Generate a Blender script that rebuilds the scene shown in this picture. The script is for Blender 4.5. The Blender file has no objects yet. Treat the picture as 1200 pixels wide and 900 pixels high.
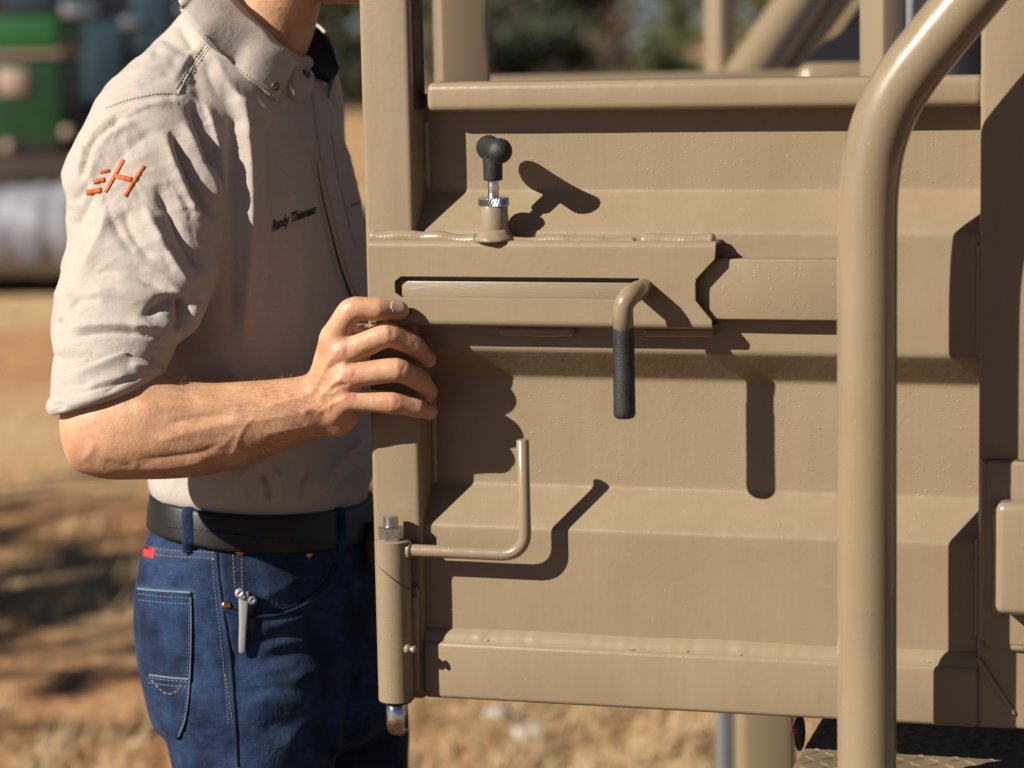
import bpy, bmesh, math, random
import numpy as np
from mathutils import Vector, Matrix, noise
from mathutils.bvhtree import BVHTree

random.seed(7); rng = np.random.default_rng(7)
R = math.radians
sc = bpy.context.scene
col = sc.collection

# ------------------------------------------------------------------ camera
FPX = 3000.0                                   # focal length in photograph pixels (1200 wide)
CAM = Vector((0, 0, 1.58))
PITCH, ROLL = R(8.0), -0.02
_f = Vector((0, math.cos(PITCH), -math.sin(PITCH)))
_u0 = Vector((0, math.sin(PITCH), math.cos(PITCH)))
_r0 = Vector((1, 0, 0))
CR = (_r0 * math.cos(ROLL) + _u0 * math.sin(ROLL)).normalized()
CU = (-_r0 * math.sin(ROLL) + _u0 * math.cos(ROLL)).normalized()

def ray(px, py):
    return _f + CR * ((px - 600) / FPX) + CU * ((450 - py) / FPX)
def U(px, py, d):
    """world point at distance d along world Y seen at a photograph pixel"""
    r = ray(px, py)
    return CAM + r * (d / r.y)
def project(co):
    """(n,3) world -> (n,2) photograph pixels, and distance along the axis"""
    q = co - np.array(CAM)
    z = q @ np.array(_f)
    return np.stack([600 + FPX * (q @ np.array(CR)) / z, 450 - FPX * (q @ np.array(CU)) / z], 1), z

cam = bpy.data.cameras.new('camera'); camo = bpy.data.objects.new('camera', cam); col.objects.link(camo)
m = Matrix.Identity(4)
for i in range(3):
    m[i][0], m[i][1], m[i][2], m[i][3] = CR[i], CU[i], -_f[i], CAM[i]
camo.matrix_world = m
cam.sensor_width = 36; cam.lens = FPX * 36 / 1200
cam.clip_start = 0.05; cam.clip_end = 3000
cam.dof.use_dof = True; cam.dof.focus_distance = 2.42; cam.dof.aperture_fstop = 4.2
sc.camera = camo

# ------------------------------------------------------------------ light
AZ, EL = 60.0, 30.5
sdir = Vector((-math.sin(R(AZ)) * math.cos(R(EL)), -math.cos(R(AZ)) * math.cos(R(EL)), math.sin(R(EL))))
sun = bpy.data.lights.new('sun', 'SUN'); sun.energy = 5.0; sun.angle = R(0.53); sun.color = (1.0, 0.935, 0.83)
so = bpy.data.objects.new('sun', sun); col.objects.link(so)
so.rotation_euler = sdir.to_track_quat('Z', 'Y').to_euler(); so.location = (-6, -4, 6)
w = bpy.data.worlds.new('World'); sc.world = w; w.use_nodes = True
nt = w.node_tree
sky = nt.nodes.new('ShaderNodeTexSky'); sky.sky_type = 'NISHITA'; sky.sun_disc = False
sky.sun_elevation = R(EL); sky.sun_rotation = math.atan2(sdir.x, sdir.y)
sky.air_density = 0.32; sky.dust_density = 0.4; sky.altitude = 1400
bg = nt.nodes['Background']; bg.inputs[1].default_value = 0.05
nt.links.new(sky.outputs[0], bg.inputs[0])
sc.view_settings.view_transform = 'Standard'; sc.view_settings.look = 'None'
sc.view_settings.exposure = 0.70; sc.view_settings.gamma = 1.0; sc.view_settings.use_curve_mapping = False
sc.cycles.use_denoising = True
sc.cycles.max_bounces = 6

# ------------------------------------------------------------------ materials
KA = 0.66          # base colours are set for this exposure
def mat(name, base, rough=0.5, var=None, vscale=20.0, bump=0.0, bscale=200.0, metal=0.0, spec=0.5, coat=0.0,
        specks=None, sheen=0.0, sss=0.0, detail=4.0, stretch=None, grit=False, coatr=.15):
    if metal < .5:
        base = tuple(KA * q for q in base); var = var and tuple(KA * q for q in var)
        if specks: specks = (specks[0], specks[1], tuple(KA * q for q in specks[2]))
    m = bpy.data.materials.new(name); m.use_nodes = True
    n, l = m.node_tree.nodes, m.node_tree.links
    p = n['Principled BSDF']
    p.inputs['Roughness'].default_value = rough; p.inputs['Metallic'].default_value = metal
    p.inputs['Specular IOR Level'].default_value = spec
    p.inputs['Coat Weight'].default_value = coat; p.inputs['Coat Roughness'].default_value = coatr
    if sheen: p.inputs['Sheen Weight'].default_value = sheen
    if sss:
        p.inputs['Subsurface Weight'].default_value = sss
        p.inputs['Subsurface Radius'].default_value = (1.0, 0.35, 0.2); p.inputs['Subsurface Scale'].default_value = 0.004
    tc = n.new('ShaderNodeTexCoord'); vec = tc.outputs['Object']
    if stretch:
        mp = n.new('ShaderNodeMapping'); mp.inputs['Scale'].default_value = stretch
        l.new(vec, mp.inputs[0]); vec = mp.outputs[0]
    c = None
    if var:
        t = n.new('ShaderNodeTexNoise'); t.inputs['Scale'].default_value = vscale; t.inputs['Detail'].default_value = detail
        l.new(vec, t.inputs['Vector'])
        r = n.new('ShaderNodeValToRGB'); r.color_ramp.elements[0].position = 0.35; r.color_ramp.elements[1].position = 0.65
        r.color_ramp.elements[0].color = (*var, 1); r.color_ramp.elements[1].color = (*base, 1)
        l.new(t.outputs[0], r.inputs[0]); c = r.outputs[0]
    if specks:
        sccale, thr, scol = specks
        v = n.new('ShaderNodeTexVoronoi'); v.inputs['Scale'].default_value = sccale; l.new(tc.outputs['Object'], v.inputs['Vector'])
        lt = n.new('ShaderNodeMath'); lt.operation = 'LESS_THAN'; lt.inputs[1].default_value = thr
        l.new(v.outputs['Distance'], lt.inputs[0])
        sp = n.new('ShaderNodeSeparateColor'); l.new(v.outputs['Color'], sp.inputs[0])
        g = n.new('ShaderNodeMath'); g.operation = 'GREATER_THAN'; g.inputs[1].default_value = 0.62; l.new(sp.outputs[0], g.inputs[0])
        mu = n.new('ShaderNodeMath'); mu.operation = 'MULTIPLY'; l.new(lt.outputs[0], mu.inputs[0]); l.new(g.outputs[0], mu.inputs[1])
        mx = n.new('ShaderNodeMix'); mx.data_type = 'RGBA'
        l.new(mu.outputs[0], mx.inputs[0])
        if c: l.new(c, mx.inputs[6])
        else: mx.inputs[6].default_value = (*base, 1)
        mx.inputs[7].default_value = (*scol, 1); c = mx.outputs[2]
    if c: l.new(c, p.inputs['Base Color'])
    else: p.inputs['Base Color'].default_value = (*base, 1)
    if grit:
        # dust nibs under the paint, faint vertical runs and rubbed patches
        vg = n.new('ShaderNodeTexVoronoi'); vg.inputs['Scale'].default_value = 240; l.new(tc.outputs['Object'], vg.inputs['Vector'])
        sg = n.new('ShaderNodeSeparateColor'); l.new(vg.outputs['Color'], sg.inputs[0])
        pick = n.new('ShaderNodeMath'); pick.operation = 'GREATER_THAN'; pick.inputs[1].default_value = .86; l.new(sg.outputs[1], pick.inputs[0])
        cone = n.new('ShaderNodeMapRange'); cone.inputs[1].default_value = 0; cone.inputs[2].default_value = .22; cone.inputs[3].default_value = 1; cone.inputs[4].default_value = 0
        l.new(vg.outputs['Distance'], cone.inputs[0])
        nib = n.new('ShaderNodeMath'); nib.operation = 'MULTIPLY'; l.new(pick.outputs[0], nib.inputs[0]); l.new(cone.outputs[0], nib.inputs[1])
        mpr = n.new('ShaderNodeMapping'); mpr.inputs['Scale'].default_value = (60, 60, 5); l.new(tc.outputs['Object'], mpr.inputs[0])
        rn = n.new('ShaderNodeTexNoise'); rn.inputs['Scale'].default_value = 1; rn.inputs['Detail'].default_value = 4; l.new(mpr.outputs[0], rn.inputs['Vector'])
        rr = n.new('ShaderNodeMapRange'); rr.inputs[1].default_value = .3; rr.inputs[2].default_value = .7; rr.inputs[3].default_value = rough - .10; rr.inputs[4].default_value = rough + .16
        l.new(rn.outputs[0], rr.inputs[0]); l.new(rr.outputs[0], p.inputs['Roughness'])
        dn = n.new('ShaderNodeTexNoise'); dn.inputs['Scale'].default_value = 3.2; dn.inputs['Detail'].default_value = 7; dn.inputs['Roughness'].default_value = .65; l.new(tc.outputs['Object'], dn.inputs['Vector'])
        dm = n.new('ShaderNodeMapRange'); dm.inputs[1].default_value = .5; dm.inputs[2].default_value = .78; dm.inputs[3].default_value = 0; dm.inputs[4].default_value = .55; l.new(dn.outputs[0], dm.inputs[0])
        r2 = n.new('ShaderNodeMath'); r2.operation = 'MULTIPLY'; l.new(dm.outputs[0], r2.inputs[0]); l.new(rn.outputs[0], r2.inputs[1])
        dx = n.new('ShaderNodeMix'); dx.data_type = 'RGBA'; l.new(r2.outputs[0], dx.inputs[0]); l.new(p.inputs['Base Color'].links[0].from_socket, dx.inputs[6])
        dx.inputs[7].default_value = (.33, .265, .19, 1); l.new(dx.outputs[2], p.inputs['Base Color'])
        gb_ = n.new('ShaderNodeBump'); gb_.inputs['Strength'].default_value = .5; gb_.inputs['Distance'].default_value = .0008; l.new(nib.outputs[0], gb_.inputs['Height'])
        rb_ = n.new('ShaderNodeBump'); rb_.inputs['Strength'].default_value = .10; rb_.inputs['Distance'].default_value = .003; l.new(rn.outputs[0], rb_.inputs['Height']); l.new(gb_.outputs[0], rb_.inputs['Normal'])
        gritn = rb_.outputs[0]
    if bump:
        t = n.new('ShaderNodeTexNoise'); t.inputs['Scale'].default_value = bscale; t.inputs['Detail'].default_value = 3
        l.new(vec, t.inputs['Vector'])
        b = n.new('ShaderNodeBump'); b.inputs['Strength'].default_value = bump; b.inputs['Distance'].default_value = 0.002
        l.new(t.outputs[0], b.inputs['Height']); l.new(b.outputs[0], p.inputs['Normal'])
        if grit: l.new(gritn, b.inputs['Normal'])
    return m

TAN = (0.372, 0.282, 0.178)
M = {}
M['tan'] = mat('tan_paint', TAN, 0.36, var=(0.345, 0.258, 0.161), vscale=9, bump=0.10, bscale=160, spec=0.25, coat=0.03, grit=True,
               specks=(95, 0.05, (0.50, 0.42, 0.31)))
M['tan_weld'] = mat('tan_paint_weld', TAN, 0.3, bump=0.06, bscale=120, spec=0.3, coat=0.12)
M['tan_gloss'] = mat('tan_paint_gloss', TAN, 0.27, var=(0.33, 0.25, 0.152), vscale=7, bump=0.05, bscale=120, spec=0.4, coat=0.6, grit=True, coatr=.07,
                     specks=(80, 0.04, (0.5, 0.41, 0.3)))
M['bare'] = mat('scuffed_tan_paint', (0.36, 0.28, 0.18), 0.4, var=(0.33, 0.245, 0.15), vscale=9, bump=0.1, bscale=90, stretch=(1, 1, 6))
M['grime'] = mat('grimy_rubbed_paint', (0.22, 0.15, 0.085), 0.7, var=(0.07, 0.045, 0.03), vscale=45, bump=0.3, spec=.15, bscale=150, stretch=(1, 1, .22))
M['scratch'] = mat('pale_scratch', (0.62, 0.54, 0.44), 0.6)
M['rubber'] = mat('black_rubber', (0.018, 0.019, 0.021), 0.55, var=(0.03, 0.032, 0.034), vscale=60, bump=0.35, bscale=700)
M['zinc'] = mat('zinc_steel', (0.62, 0.64, 0.66), 0.28, metal=1.0, bump=0.2, bscale=300)
M['steel'] = mat('bright_steel', (0.70, 0.68, 0.65), 0.18, metal=1.0, var=(0.45, 0.42, 0.38), vscale=60, bump=0.25, bscale=120)
M['dark'] = mat('dark_gap', (0.02, 0.018, 0.016), 0.7)

# ------------------------------------------------------------------ object helpers
def tag(o, label=None, cat=None, group=None, kind=None):
    if label: o['label'] = label
    if cat: o['category'] = cat
    if group: o['group'] = group
    if kind: o['kind'] = kind
    return o
def empty(name, loc, label, cat, group=None, rz=0):
    o = bpy.data.objects.new(name, None); col.objects.link(o); o.location = loc; o.rotation_euler = (0, 0, rz)
    o.empty_display_size = 0.1
    return tag(o, label, cat, group)
def wm(o):
    """world matrix without needing a depsgraph update"""
    mm = Matrix.LocRotScale(o.location, o.rotation_euler, None)
    return wm(o.parent) @ mm if o.parent else mm
def add(name, verts, faces, material, parent=None, smooth=True, world=True, auto=None):
    v = np.asarray([tuple(x) for x in verts], dtype=np.float64) if not isinstance(verts, np.ndarray) else verts.astype(np.float64)
    if parent is not None and world:
        inv = np.array(wm(parent).inverted()); v = v @ inv[:3, :3].T + inv[:3, 3]
    me = bpy.data.meshes.new(name)
    me.from_pydata(v.tolist(), [], [tuple(int(i) for i in f) for f in faces]); me.update()
    o = bpy.data.objects.new(name, me); col.objects.link(o)
    if parent is not None: o.parent = parent
    if material: me.materials.append(M[material] if isinstance(material, str) else material)
    if smooth: me.polygons.foreach_set('use_smooth', [True] * len(me.polygons))
    if auto is not None: sharp(me, auto)
    return o
def sharp(me, deg):
    bm = bmesh.new(); bm.from_mesh(me)
    for e in bm.edges:
        if len(e.link_faces) == 2 and e.calc_face_angle(0) > R(deg): e.smooth = False
    bm.to_mesh(me); bm.free()
class MB:
    def __init__(s): s.v = []; s.f = []
    def extend(s, v, f):
        k = len(s.v); s.v += [tuple(x) for x in v]; s.f += [tuple(i + k for i in q) for q in f]; return s
    def build(s, name, material, parent=None, **k): return add(name, s.v, s.f, material, parent, **k)
def rbox(x0, x1, y0, y1, z0, z1, r=0.003, seg=3):
    bm = bmesh.new(); bmesh.ops.create_cube(bm, size=1)
    for v in bm.verts:
        v.co = Vector(((x0 + x1) / 2 + v.co.x * (x1 - x0), (y0 + y1) / 2 + v.co.y * (y1 - y0), (z0 + z1) / 2 + v.co.z * (z1 - z0)))
    if r > 0: bmesh.ops.bevel(bm, geom=bm.edges[:], offset=r, segments=seg, profile=0.5, affect='EDGES')
    bm.verts.index_update()
    v = [tuple(q.co) for q in bm.verts]; f = [[q.index for q in p.verts] for p in bm.faces]; bm.free()
    return v, f
def catmull(pts, n):
    pts = [np.array(p, float) for p in pts]; out = []
    P = [2 * pts[0] - pts[1]] + pts + [2 * pts[-1] - pts[-2]]
    for i in range(1, len(P) - 2):
        for k in range(n):
            t = k / n
            out.append(0.5 * ((2 * P[i]) + (-P[i-1] + P[i+1]) * t + (2*P[i-1] - 5*P[i] + 4*P[i+1] - P[i+2]) * t*t + (-P[i-1] + 3*P[i] - 3*P[i+1] + P[i+2]) * t**3))
    out.append(pts[-1]); return out
def tube(path, rad, n=20, caps=True, round_caps=False, ell=None, jitter=None):
    """loft circles along a path; rad scalar or list"""
    P = [Vector(p) for p in path]; k = len(P)
    rr = [rad] * k if np.isscalar(rad) else list(rad)
    if round_caps:
        t0 = (P[0] - P[1]).normalized(); t1 = (P[-1] - P[-2]).normalized(); A = []; ra = []; B = []; rb = []
        for a in (85, 65, 42, 20):
            A.append(P[0] + t0 * rr[0] * math.sin(R(a))); ra.append(rr[0] * math.cos(R(a)))
            B.insert(0, P[-1] + t1 * rr[-1] * math.sin(R(a))); rb.insert(0, rr[-1] * math.cos(R(a)))
        P = A + P + B; rr = ra + rr + rb; k = len(P)
    V = []; F = []
    ref = None
    for i, p in enumerate(P):
        t = (P[min(i + 1, k - 1)] - P[max(i - 1, 0)]).normalized()
        if ref is None:
            ref = t.orthogonal().normalized()
        ref = (ref - t * ref.dot(t)).normalized(); b = t.cross(ref)
        for j in range(n):
            a = 2 * math.pi * j / n
            q = rr[i] * (1 if jitter is None else jitter(i, j))
            V.append(p + ref * (q * math.cos(a)) + b * (q * math.sin(a)))
    for i in range(k - 1):
        for j in range(n):
            F.append((i*n + j, i*n + (j+1) % n, (i+1)*n + (j+1) % n, (i+1)*n + j))
    if caps:
        F.append(tuple(range(n))[::-1]); F.append(tuple(range((k-1)*n, k*n)))
    return V, F
def loft(rings, n=40, caps=True, power=2.0):
    """rings: (centre, axis1 vector, axis2 vector[, power])"""
    V = []; F = []; k = len(rings)
    for rg in rings:
        c, a, b = [np.array(x, float) for x in rg[:3]]; pw = rg[3] if len(rg) > 3 else power
        for j in range(n):
            t = 2 * math.pi * j / n; ct, st = math.cos(t), math.sin(t)
            x = math.copysign(abs(ct) ** (2 / pw), ct); y = math.copysign(abs(st) ** (2 / pw), st)
            V.append(c + a * x + b * y)
    for i in range(k - 1):
        for j in range(n):
            F.append((i*n + j, i*n + (j+1) % n, (i+1)*n + (j+1) % n, (i+1)*n + j))
    if caps:
        F.append(tuple(range(n))[::-1]); F.append(tuple(range((k-1)*n, k*n)))
    return V, F
def interp_rings(rings, n):
    arr = [np.concatenate([np.array(r[0], float), np.array(r[1], float), np.array(r[2], float), [r[3] if len(r) > 3 else 2.0]]) for r in rings]
    return [(a[:3], a[3:6], a[6:9], a[9]) for a in catmull(arr, n)]
def sphere(c, r, nu=20, nv=12, scale=(1, 1, 1)):
    c = Vector(c); V = [c + Vector((0, 0, r * scale[2]))]; F = []
    for i in range(1, nv):
        th = math.pi * i / nv
        for j in range(nu):
            ph = 2 * math.pi * j / nu
            V.append(c + Vector((r*scale[0]*math.sin(th)*math.cos(ph), r*scale[1]*math.sin(th)*math.sin(ph), r*scale[2]*math.cos(th))))
    V.append(c - Vector((0, 0, r * scale[2])))
    for j in range(nu):
        F.append((0, 1 + j, 1 + (j+1) % nu)); L = 1 + (nv-2)*nu
        F.append((len(V)-1, L + (j+1) % nu, L + j))
        for i in range(nv - 2):
            a = 1 + i*nu
            F.append((a + j, a + nu + j, a + nu + (j+1) % nu, a + (j+1) % nu))
    return V, F
# ================================================================== GATE
YAW = R(16)
GX = Vector((math.cos(YAW), -math.sin(YAW), 0)); GY = Vector((math.sin(YAW), math.cos(YAW), 0))
GO = U(800, 450, 2.40)
def gp(px, py, h):
    """photograph pixel on the gate plane raised by h towards the viewer -> gate coordinates (u, -h, v)"""
    r = ray(px, py)
    t = ((GO - CAM).dot(GY) - h) / r.dot(GY)
    q = CAM + r * t - GO
    return Vector((q.dot(GX), -h, q.z))
def gw(u, y, v): return GO + GX * u + GY * y + Vector((0, 0, v))
def GW(px, py, h): return gw(*gp(px, py, h))
def gv(py, px, h): return gp(px, py, h).z
def gu(px, py, h): return gp(px, py, h).x

HP, HR, HB = 0.045, 0.035, 0.066         # post front, sheet ridge, latch box front
v_bot = gv(841, 900, 0.05)
gate = empty('steel_gate', gw(0, 0, v_bot), 'tan painted steel gate with ribbed sheet panel that the man is holding', 'gate', rz=-YAW)
def ladd(name, V, F, material, parent=gate, **k):
    """gate-frame vertices (u, y, v) -> object"""
    return add(name, [gw(*p) for p in V], F, material, parent, **k)

# ---- left post: 50 mm square tube
ulL = gu(432, 450, HP); ulR = ulL + 0.0495
ptop = gv(-260, 450, HP)
post_bot = gv(818, 465, HP)
V, F = rbox(ulL, ulR, -HP, 0.005, post_bot, ptop, 0.0055, 4)
ladd('post', V, F, 'tan')
# ---- right post
urL = gu(1147, 450, HP); urR = urL + 0.052
V, F = rbox(urL, urR, -HP, 0.005, v_bot, gv(-260, 1170, HP), 0.0045, 4)
ladd('post', V, F, 'tan')
# ---- top rail
V, F = rbox(gu(498, 112, 0.032), urL + 0.0015, -0.032, 0.012, gv(127.5, 900, 0.032), gv(91.5, 900, 0.032), 0.0075, 5)
ladd('top_rail', V, F, 'tan')
# ---- bottom rail
V, F = rbox(ulR - 0.0015, urL + 0.001, -0.047, 0.005, v_bot, gv(771, 900, 0.047), 0.005, 4)
ladd('bottom_rail', V, F, 'tan')

# ---- ribbed sheet (trapezoid profile, bends rounded)
def fillet(pts, r, n=5):
    out = [pts[0]]
    for i in range(1, len(pts) - 1):
        a, b, c = [np.array(p, float) for p in (pts[i-1], pts[i], pts[i+1])]
        d1 = (a - b) / np.linalg.norm(a - b); d2 = (c - b) / np.linalg.norm(c - b)
        ang = math.acos(max(-1, min(1, d1 @ d2))); L = r / math.tan(ang / 2)
        p0, p1 = b + d1 * L, b + d2 * L
        for k in range(n + 1):
            t = k / n; out.append((1-t)**2 * p0 + 2*t*(1-t) * b + t*t * p1)
    out.append(pts[-1]); return out
prof = [(gv(105, 900, 0), 0), (gv(224, 900, 0), 0), (gv(273, 900, HR), HR), (gv(415, 900, HR), HR), (gv(447, 900, 0), 0),
        (gv(577, 900, 0), 0), (gv(629, 900, HR), HR), (gv(835, 900, HR), HR)]
prof = fillet(prof, 0.009, 6)
def dense(pts, step):
    out = [np.array(pts[0], float)]
    for a, b in zip(pts[:-1], pts[1:]):
        a = np.array(a, float); b = np.array(b, float); k = max(1, int(np.linalg.norm(b - a) / step))
        out += [a + (b - a) * (i + 1) / k for i in range(k)]
    return out
prof = dense(prof, 0.006)
us = np.linspace(ulR - 0.002, urL + 0.002, 110)
V = []; F = []
for p in prof:
    for u in us:
        wob = 0.0007 * noise.noise(Vector((u * 7, p[0] * 7, 3))) + 0.0003 * noise.noise(Vector((u * 22, p[0] * 22, 9)))
        V.append((u, -(p[1] + wob), p[0]))
nu = len(us); npf = len(prof)
F = [(i*nu + j, (i+1)*nu + j, (i+1)*nu + j + 1, i*nu + j + 1) for i in range(npf - 1) for j in range(nu - 1)]
V2 = [(a, b + 0.002, c) for a, b, c in V]; K = len(V)
F2 = [tuple(q + K for q in f[::-1]) for f in F]
ladd('ribbed_panel', V + V2, F + F2, 'tan')

# ---- weld beads
def bead(path, r, parent=gate, name='weld_bead', flat=1.0, seed=0, n=10, step=0.0016, wav=0.004):
    P = dense([Vector(p) for p in path], step); P = [Vector(p) for p in P]
    rr = []
    for i, p in enumerate(P):
        s = i * step
        rr.append(r * (0.95 + 0.03 * math.sin(s / wav * 2 * math.pi + 2 * noise.noise(Vector((s * 60, seed, 0))))
                       + 0.26 * noise.noise(Vector((s * 26, seed + 5, 0))) + 0.05 * noise.noise(Vector((s * 80, seed + 15, 0)))))
    rr[0] *= .6; rr[-1] *= .6
    P = [p + Vector((0, r * .25 * noise.noise(Vector((i * .05, seed, 2))), r * .35 * noise.noise(Vector((i * .06, seed, 7))))) for i, p in enumerate(P)]
    V, F = tube(P, rr, n, round_caps=False)
    return ladd(name, V, F, 'tan_weld', parent)
# fillet along the bottom of the sheet on the rail
vb1 = gv(771, 900, 0.047); 
P0 = np.linspace(ulR, urL, 260); V = []; F = []
for i, u in enumerate(P0):
    nz = noise.noise(Vector((u * 11, 0, 0))); nz2 = noise.noise(Vector((u * 90, 4, 0)))
    top = vb1 + 0.0125 + 0.0014 * nz + 0.0003 * nz2
    for t in np.linspace(0, 1, 6):
        bulge = 0.0014 * math.sin(math.pi * t) + 0.0003 * nz2
        V.append((u, -(HR - 0.0008 + (0.0445 - HR) * (1 - t)) - bulge, vb1 - 0.0015 + (top - vb1 + 0.0015) * t + bulge))
F = [(i*6 + j, (i+1)*6 + j, (i+1)*6 + j + 1, i*6 + j + 1) for i in range(len(P0) - 1) for j in range(5)]
mbw = MB(); mbw.extend(V, F); gs = np.random.default_rng(3)
for k in range(26):
    u = ulR + .02 + (urL - ulR - .03) * gs.random(); t = gs.random(); rad = .0006 + .0011 * gs.random() ** 2
    mbw.extend(*sphere((u, -(HR + (0.0445 - HR) * (1 - t)) - .0002, vb1 + .011 * t), rad, 10, 7, (2.2, .4, .7)))
ladd('weld_bead', mbw.v, mbw.f, 'tan_weld')
# grime on the inner side of the post, beside the open top
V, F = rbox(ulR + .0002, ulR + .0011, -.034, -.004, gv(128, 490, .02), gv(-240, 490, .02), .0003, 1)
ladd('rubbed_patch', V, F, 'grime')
# inner corners
for (y0, y1, h, sd) in ((140, 222, 0.002, 1), (455, 565, 0.002, 2)):
    bead([(ulR + 0.001, -h, gv(y0, 505, h)), (ulR + 0.001, -h, gv(y1, 505, h))], 0.0042, seed=sd)
for (y0, y1, h, sd) in ((285, 415, 0.036, 3), (632, 745, 0.036, 4)):
    bead([(urL - 0.0005, -h, gv(y0, 1140, h)), (urL - 0.0005, -h, gv(y1, 1140, h))], 0.0035, seed=sd)
bead([(urL - 0.0005, -0.002, gv(160, 1140, 0)), (urL - 0.0005, -0.002, gv(222, 1140, 0))], 0.003, seed=8)
bead([(urL - 0.0005, -0.002, gv(450, 1140, 0)), (urL - 0.0005, -0.002, gv(575, 1140, 0))], 0.003, seed=9)
bead([(urL + 0.001, -0.028, gv(93, 1140, .03)), (urL + 0.001, -0.0325, gv(105, 1140, .03)), (urL + .001, -0.0325, gv(127, 1140, .03))], 0.0026, seed=12)
# mitre weld at the lower right corner
bead([(urL + 0.001, -0.0465, gv(772, 1147, .047)), (urL + 0.034, -0.0458, gv(838, 1188, .047))], 0.0028, seed=5)

# ---- latch box: folded channel with a slot, welded over post and sheet
def row(y): return gv(y, 700, HB)
vt, vb = row(283), row(385)
bl = gu(432, 330, HB)
def bu(px): return gu(px, 340, HB)
th = 0.0035; rc = 0.006
rows = []      # (v, h, right_u)
hb = HR - 0.004
ur_full = bu(839)
rows.append((vt, hb, ur_full)); rows.append((vt, HB - rc, ur_full))
for k in range(1, 6):
    a = k / 5 * math.pi / 2
    rows.append((vt - rc + rc * math.cos(a), HB - rc + rc * math.sin(a), ur_full))
rows.append((vt - rc - .0012, HB, ur_full))
for y, x in ((303, 838), (310, 831), (326, 816), (332, 815), (345, 815), (351, 815), (360, 822), (374, 834)):
    rows.append((row(y), HB, bu(x)))
rows.append((vb + rc + .0012, HB, bu(834)))
for k in range(0, 6):
    a = k / 5 * math.pi / 2
    rows.append((vb + rc - rc * math.sin(a), HB - rc + rc * math.cos(a), bu(834)))
rows.append((vb, hb, bu(834)))
cols_px = [463, 470, 478, 560, 650, 735, 748, 757]
ncol = len(cols_px) + 2
V = []; F = []
for (v, h, ur) in rows:
    V.append((bl, -h, v))
    for px in cols_px: V.append((bu(px), -h, v))
    V.append((ur, -h, v))
r326 = next(i for i, q in enumerate(rows) if abs(q[0] - row(326)) < 1e-9)
r332, r345, r351 = r326 + 1, r326 + 2, r326 + 3
for i in range(len(rows) - 1):
    for j in range(ncol - 1):
        a, b, c, d = i*ncol + j, (i+1)*ncol + j, (i+1)*ncol + j + 1, i*ncol + j + 1
        if r326 <= i < r351 and 1 <= j <= 7:
            # slot with chamfered corners
            if j == 1 and i == r326: F.append((a, b, d))
            elif j == 1 and i == r345: F.append((a, b, c))
            elif j == 7 and i == r326: F.append((a, c, d))
            elif j == 7 and i == r345: F.append((b, c, d))
            continue
        F.append((a, b, c, d))
box = ladd('latch_box', V, F, 'tan', auto=35)
md = box.modifiers.new('thickness', 'SOLIDIFY'); md.thickness = th; md.offset = -1
md = box.modifiers.new('edge', 'BEVEL'); md.width = 0.0006; md.segments = 2; md.limit_method = 'ANGLE'; md.angle_limit = R(50); md.harden_normals = True
V, F = rbox(bu(458), bu(764), -(HB - .012), -(HB - .0145), row(353), row(320), .0004, 1)
ladd('slot_gap_filler', V, F, 'tan')  # filler plate added so the slot's gap catches bounce light
# sliding bolt inside the slot
V, F = rbox(bu(468), bu(808), -(HB - 0.0055), -(HB - 0.0115), row(356), row(331.5), 0.0012, 2)
sb = ladd('sliding_bolt', V, F, 'bare')
for (x0, y0, x1, y1, wd) in ((478, 338.5, 520, 336, .5), (486, 336.5, 545, 333.5, .35), (500, 338.5, 552, 334.5, .55), (512, 335, 570, 333, .35), (530, 338, 574, 334.2, .5), (548, 337.5, 562, 335.5, .3), (472, 339.2, 500, 338.6, .5), (560, 334.5, 610, 332.8, .25), (700, 340, 700.4, 347, .35)):
    p0, p1 = gp(x0, y0, HB - .0052), gp(x1, y1, HB - .0052); dd = (p1 - p0).normalized(); nn = Vector((-dd.z, 0, dd.x)) * (wd * .0008); mm1 = p0.lerp(p1, .5) + nn * 1.2
    ladd('scratch_mark', [p0, mm1 - nn, p1, mm1 + nn], [(0, 1, 2, 3)], 'scratch', sb, smooth=False)
# strike plate behind, to the right
V, F = rbox(bu(800), gu(1012, 340, .054), -0.0545, -(HR + 0.0005), gv(375, 900, .054), gv(304, 900, .054), 0.0016, 3)
ladd('strike_plate', V, F, 'tan')
# welds on the box
bead([gp(434, 277, .05) , gp(495, 279, .05), gp(560, 282, .055)], 0.0068, seed=21, n=14)
bead([gp(600, 284, .052), gp(660, 283, .052), gp(745, 286, .052)], 0.0058, seed=22, n=14)
bead([gp(752, 283, .05), gp(838, 283, .05)], 0.0076, seed=23, n=14)
bead([gp(585, 387, .045), gp(672, 389, .045)], 0.0055, seed=24, n=14)
bead([gp(755, 389, .045), gp(836, 389, .045)], 0.0052, seed=25, n=14)

# ---- spring plunger on top of the box with a black T knob
def cyl(c, d, L, r, n=28, bev=0.0008):
    c = Vector(c); d = Vector(d).normalized()
    return tube([c, c + d*bev*.3, c + d*bev, c + d*(L-bev), c + d*(L-bev*.3), c + d*L], [r-bev, r-bev*.3, r, r, r-bev*.3, r-bev], n)
Z = Vector((0, 0, 1))
kb = gp(579.5, 290, 0.052)
kh = 0.052
def kv(y): return gv(y, 579, kh)
V, F = cyl((kb.x, -kh, vt - .002), Z, kv(241) - vt + .002, 0.0135)
ladd('plunger_barrel', V, F, 'tan_gloss')
V, F = tube([(kb.x, -kh, vt + z) for z in (-.001, .0015, .004, .0065, .010)], [0.0205, .0200, .0178, .0155, .0138], 32,
            jitter=lambda i, j: 1 + 0.06 * math.sin(j * 1.3 + i) * math.sin(j * .7))
ladd('weld_bead', V, F, 'tan_weld')
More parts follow.
